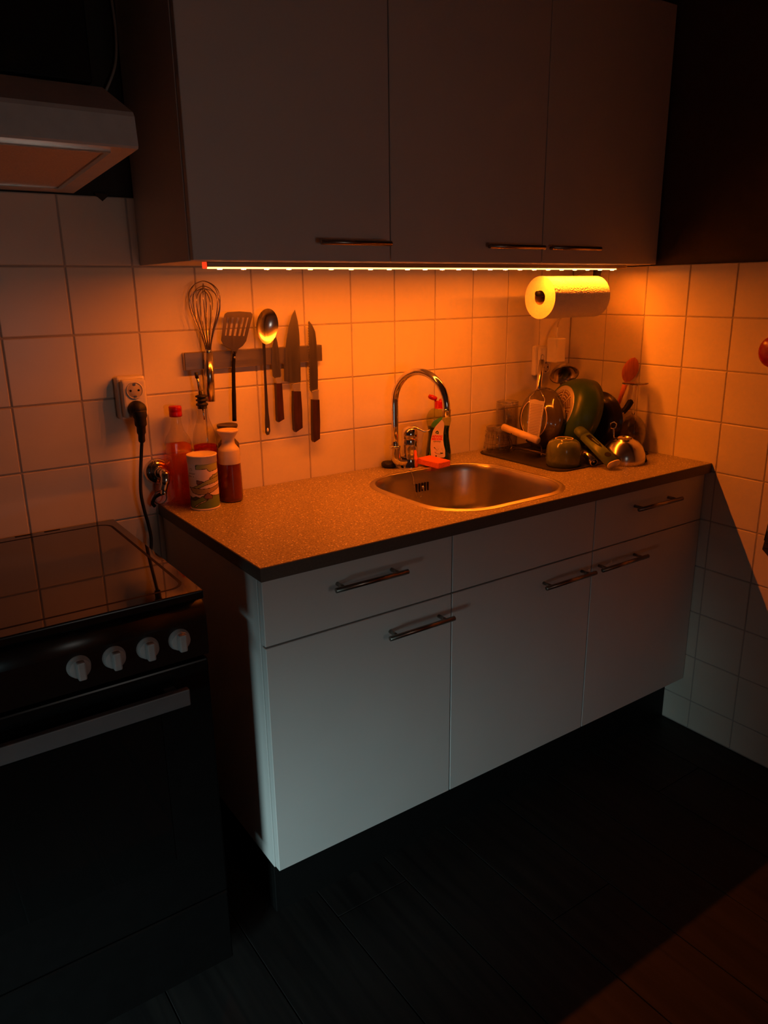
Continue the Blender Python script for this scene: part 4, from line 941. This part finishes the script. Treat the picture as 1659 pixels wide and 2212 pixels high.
# wine glass
wgx, wgy = 1.436, -0.338
wg = thing('wine_glass', 'wine glass standing upside down in the corner of the mat', 'wine glass', (wgx, wgy, MZ))
XWg = Tr(wgx, wgy, MZ) @ Matrix.Rotation(-0.02, 4, 'Y')
obj('glass_bowl', G().lathe([(0.0300, 0.001), (0.0360, 0.022), (0.0415, 0.050), (0.0420, 0.068), (0.0360, 0.092), (0.0220, 0.110), (0.0080, 0.119), (0.0001, 0.121), (0.0001, 0.1165), (0.0200, 0.1085), (0.0348, 0.091), (0.0408, 0.068), (0.0403, 0.050), (0.0348, 0.022), (0.0288, 0.001), (0.0300, 0.001)], 48, XWg), 'wineglass', wg)
obj('stem', G().lathe([(0.0001, 0.1212), (0.0050, 0.1212), (0.0036, 0.135), (0.0034, 0.190), (0.0055, 0.206), (0.0090, 0.213), (0.0001, 0.2135)], 24, XWg), 'realglass', wg)
obj('foot', G().lathe([(0.0001, 0.2137), (0.0085, 0.2137), (0.0300, 0.2165), (0.0395, 0.2172), (0.0400, 0.2190), (0.0300, 0.2195), (0.0001, 0.2185)], 48, XWg), 'realglass', wg)
# wooden spoon
ws = thing('wooden_spoon', 'reddish wooden spoon leaning upright against the right wall', 'spoon', (1.443, -0.222, MZ))
S0 = Vector((1.443, -0.222, MZ+0.002)); S1 = Vector((1.480, -0.292, 1.194)); XSp = frame(S0, S1-S0, RT); Ls = (S1-S0).length
obj('shaft', G().tube([XSp @ Vector((0, 0, 0)), XSp @ Vector((0, 0, Ls*0.55)), XSp @ Vector((0, 0, Ls*0.72))], [0.0055, 0.0065, 0.0085], 14), 'redwood', ws)
obj('bowl', G().lathe([(max(0.0001, 0.0255*math.sin(pi*(i/16))**0.55), -0.042+0.084*i/16) for i in range(17)], 32, XSp @ Tr(0, 0, Ls-0.042) @ Matrix.Diagonal((1, 0.26, 1, 1))), 'redwood', ws)

# ------------------------------------------------------------------ cooker
CX0, CX1, CF = -0.612, -0.110, -0.560
ck = thing('cooker', 'black freestanding cooker with glass hob beside the base cabinets', 'cooker', (-0.36, -0.29, 0.0))
g = G().box(CX0+0.004, CX1-0.006, CF+0.012, -0.012, 0.03, 0.862, 0.003)
obj('body', g, 'black', ck)
obj('hob_rim', G().box(CX0, CX1, -0.578, -0.006, 0.862, 0.8800, 0.0035, seg=3), 'black', ck)
poly = [(x, y) for x, y in rrect(0.452, 0.496, 0.028, 8)]
hx, hy = (CX0+CX1)/2, -0.290
def flatplate(poly, z0, z1, cx, cy):
    n = len(poly); vs = [(cx+x, cy+y, z) for z in (z0, z1) for x, y in poly]
    return G().add(vs, [list(reversed(range(n))), list(range(n, 2*n))]+[[k, (k+1) % n, n+(k+1) % n, n+k] for k in range(n)])
gg = G()
o2 = rrect(0.464, 0.508, 0.034, 8); n = len(poly)
gg.add([(hx+x, hy+y, 0.8803) for x, y in poly]+[(hx+x, hy+y, 0.8803) for x, y in o2], [[k, (k+1) % n, n+(k+1) % n, n+k] for k in range(n)])
obj('hob_groove', gg, 'blackmatte', ck)
obj('hob_glass', flatplate(rrect(0.498, 0.566, 0.006, 3), 0.8797, 0.8801, hx, -0.292), 'blackglass', ck)
for a, b in ((-0.336, -0.302), (-0.273, -0.238)): obj('vent_slot', G().box(a, b, -0.018, -0.011, 0.8801, 0.8806), 'blackmatte', ck)
# control panel: rounded top edge, extruded along x
cp = [(-0.553, 0.862), (-0.570, 0.862), (-0.579, 0.856), (-0.583, 0.846), (-0.583, 0.752), (-0.553, 0.752)]
def xprism(prof, x0, x1):
    n = len(prof); vs = [(x, y, z) for x in (x0, x1) for y, z in prof]
    return G().add(vs, [list(range(n)), list(reversed(range(n, 2*n)))]+[[k, (k+1) % n, n+(k+1) % n, n+k] for k in range(n)])
cpf = [(-0.550, 0.861)]+[(-0.555-0.028*math.sin(a*pi/32), 0.823+0.038*math.cos(a*pi/32)) for a in range(17)]+[(-0.583, 0.752), (-0.553, 0.752)]
o = obj('control_panel', xprism(cpf, CX0+0.001, CX1-0.001), 'panel', ck)
for p in o.data.polygons: p.use_smooth = len(p.vertices) == 4 and p.normal.z > 0.02 and p.normal.y < -0.02
for x in (-0.346, -0.286, -0.226, -0.167):
    f = frame((x, -0.583, 0.797), (0, -1, 0))
    k = obj('knob', G().lathe([(0.0205, 0.0), (0.0205, 0.002), (0.0185, 0.003), (0.0178, 0.012), (0.0168, 0.013), (0.0001, 0.0135)], 32, f), 'knob', ck)
    obj('grip', G().box(-0.0072, 0.0072, -0.0168, 0.0168, 0.012, 0.026, 0.003, X=f, seg=2), 'knob', k)
od = obj('oven_door', G().box(CX0+0.003, CX1-0.004, -0.583, -0.556, 0.205, 0.744, 0.004, seg=2), 'black', ck)
obj('oven_window', G().box(CX0+0.065, CX1-0.105, -0.5840, -0.5828, 0.33, 0.655, 0.0005), 'blackglass', od)
gh = G().box(CX0+0.045, CX1-0.060, -0.626, -0.612, 0.681, 0.714, 0.002, seg=2)
for x in (CX0+0.085, CX1-0.085): gh.box(x-0.010, x+0.010, -0.613, -0.582, 0.690, 0.706, 0.001)
obj('oven_handle', gh, 'ovenhandle', od)
obj('bottom_drawer', G().box(CX0+0.003, CX1-0.004, -0.580, -0.553, 0.022, 0.198, 0.003), 'black', ck)
for x in (CX0+0.04, CX1-0.04):
    for y in (-0.52, -0.05): obj('foot', G().lathe([(0.018, 0.0), (0.018, 0.012), (0.012, 0.016), (0.012, 0.031)], 16, Tr(x, y, 0.0)), 'rubber', ck)

# ------------------------------------------------------------------ extractor hood
HX0, HX1 = -0.713, -0.113
hd_ = thing('extractor_hood', 'grey extractor hood with slanted underside above the cooker', 'hood', (-0.413, -0.23, 1.62))
side = [(-0.001, 1.624), (-0.455, 1.6495), (-0.458, 1.653), (-0.452, 1.700), (-0.446, 1.708), (-0.290, 1.776), (-0.001, 1.780)]
obj('hood_body', xprism(side, HX0, HX1), 'hood', hd_)
Y = lambda y: 1.624+(-y)*(0.0255/0.454)
def under(y0, y1, x0, x1, dz0, dz1):
    vs = [(x, y, Y(y)+dz) for dz in (dz0, dz1) for x, y in ((x0, y0), (x1, y0), (x1, y1), (x0, y1))]
    return G().add(vs, [[0, 1, 2, 3], [7, 6, 5, 4], [0, 4, 5, 1], [1, 5, 6, 2], [2, 6, 7, 3], [3, 7, 4, 0]])
obj('filter_panel', under(-0.075, -0.425, HX0+0.05, HX1-0.048, -0.002, 0.001), 'filt', hd_)
g = G()
for (y0, y1, x0, x1) in ((-0.068, -0.076, HX0+0.04, HX1-0.040), (-0.424, -0.432, HX0+0.04, HX1-0.040), (-0.076, -0.424, HX1-0.049, HX1-0.040)):
    q = under(y0, y1, x0, x1, -0.0045, 0.0008); g.add(q.v, q.f)
obj('filter_frame', g, 'polished', hd_)
tag(obj('black_box', G().box(-0.70, -0.128, -0.287, -0.03, 1.7815, 2.30, 0.004, seg=2), 'blackmatte', None, (-0.42, -0.15, 1.7815)), 'black box standing on top of the extractor hood', 'box')
tag(obj('hood_cable', G().tube(smooth_path([(0.010, -0.003, 2.10), (0.012, -0.004, 2.02), (0.014, -0.004, 1.95), (0.006, -0.004, 1.89), (-0.018, -0.006, 1.84), (-0.05, -0.016, 1.795), (-0.10, -0.016, 1.786)], 6), 0.0030, 8), 'cable', None, (0.0, -0.004, 1.81)),
    'thin cable running up the wall behind the extractor hood', 'cable')

# ------------------------------------------------------------------ things hanging on the right wall, cut by the picture edge
rl = thing('red_ladle', 'glossy red ladle head hanging on the right wall tiles', 'ladle', (1.49, -0.75, 1.20))
XRl = Tr(1.474, -0.744, 1.237) @ Matrix.Rotation(-pi/2, 4, 'Y')
obj('head', G().lathe([(max(0.0001, 0.043*math.sin(pi*i/16)**0.85), -0.018*math.cos(pi*i/16)) for i in range(17)], 36, XRl), 'redsil', rl)
obj('handle', G().tube(smooth_path([(1.472, -0.757, 1.27), (1.480, -0.775, 1.32), (1.488, -0.79, 1.40), (1.488, -0.80, 1.44)], 4), 0.006, 12), 'redsil', rl)
ph = thing('pot_holder', 'black quilted pot holder hanging low on the right wall', 'pot holder', (1.49, -0.86, 0.66))
pc = [(-0.779, 0.682), (-0.812, 0.655), (-0.905, 0.70), (-0.935, 0.80), (-0.87, 0.86), (-0.795, 0.775), (-0.786, 0.735)]
n = len(pc); vs = [(x, y, z) for x in (1.482, 1.497) for y, z in pc]
obj('pad', G().add(vs, [list(range(n)), list(reversed(range(n, 2*n)))]+[[k, (k+1) % n, n+(k+1) % n, n+k] for k in range(n)]), 'blackcloth', ph)
g = G()
for k in range(9):
    a = k/8; g.tube([(1.4815, -0.782-0.02*a-0.11*a, 0.690+0.0*a+0.02*(1-a)), (1.4815, -0.788-0.135*a, 0.765+0.075*(1-abs(2*a-1)))], 0.0014, 6)
for k in range(6):
    a = k/5; g.tube([(1.4815, -0.783-0.012*a, 0.688+0.075*a), (1.4815, -0.905, 0.705+0.085*a)], 0.0014, 6)
obj('quilting', g, 'rubber', ph)
obj('hanging_loop', G().tube(smooth_path([(1.490, -0.868, 0.855), (1.490, -0.876, 0.885), (1.490, -0.866, 0.90), (1.490, -0.856, 0.885), (1.490, -0.862, 0.855)], 4), 0.002, 8), 'blackcloth', ph)
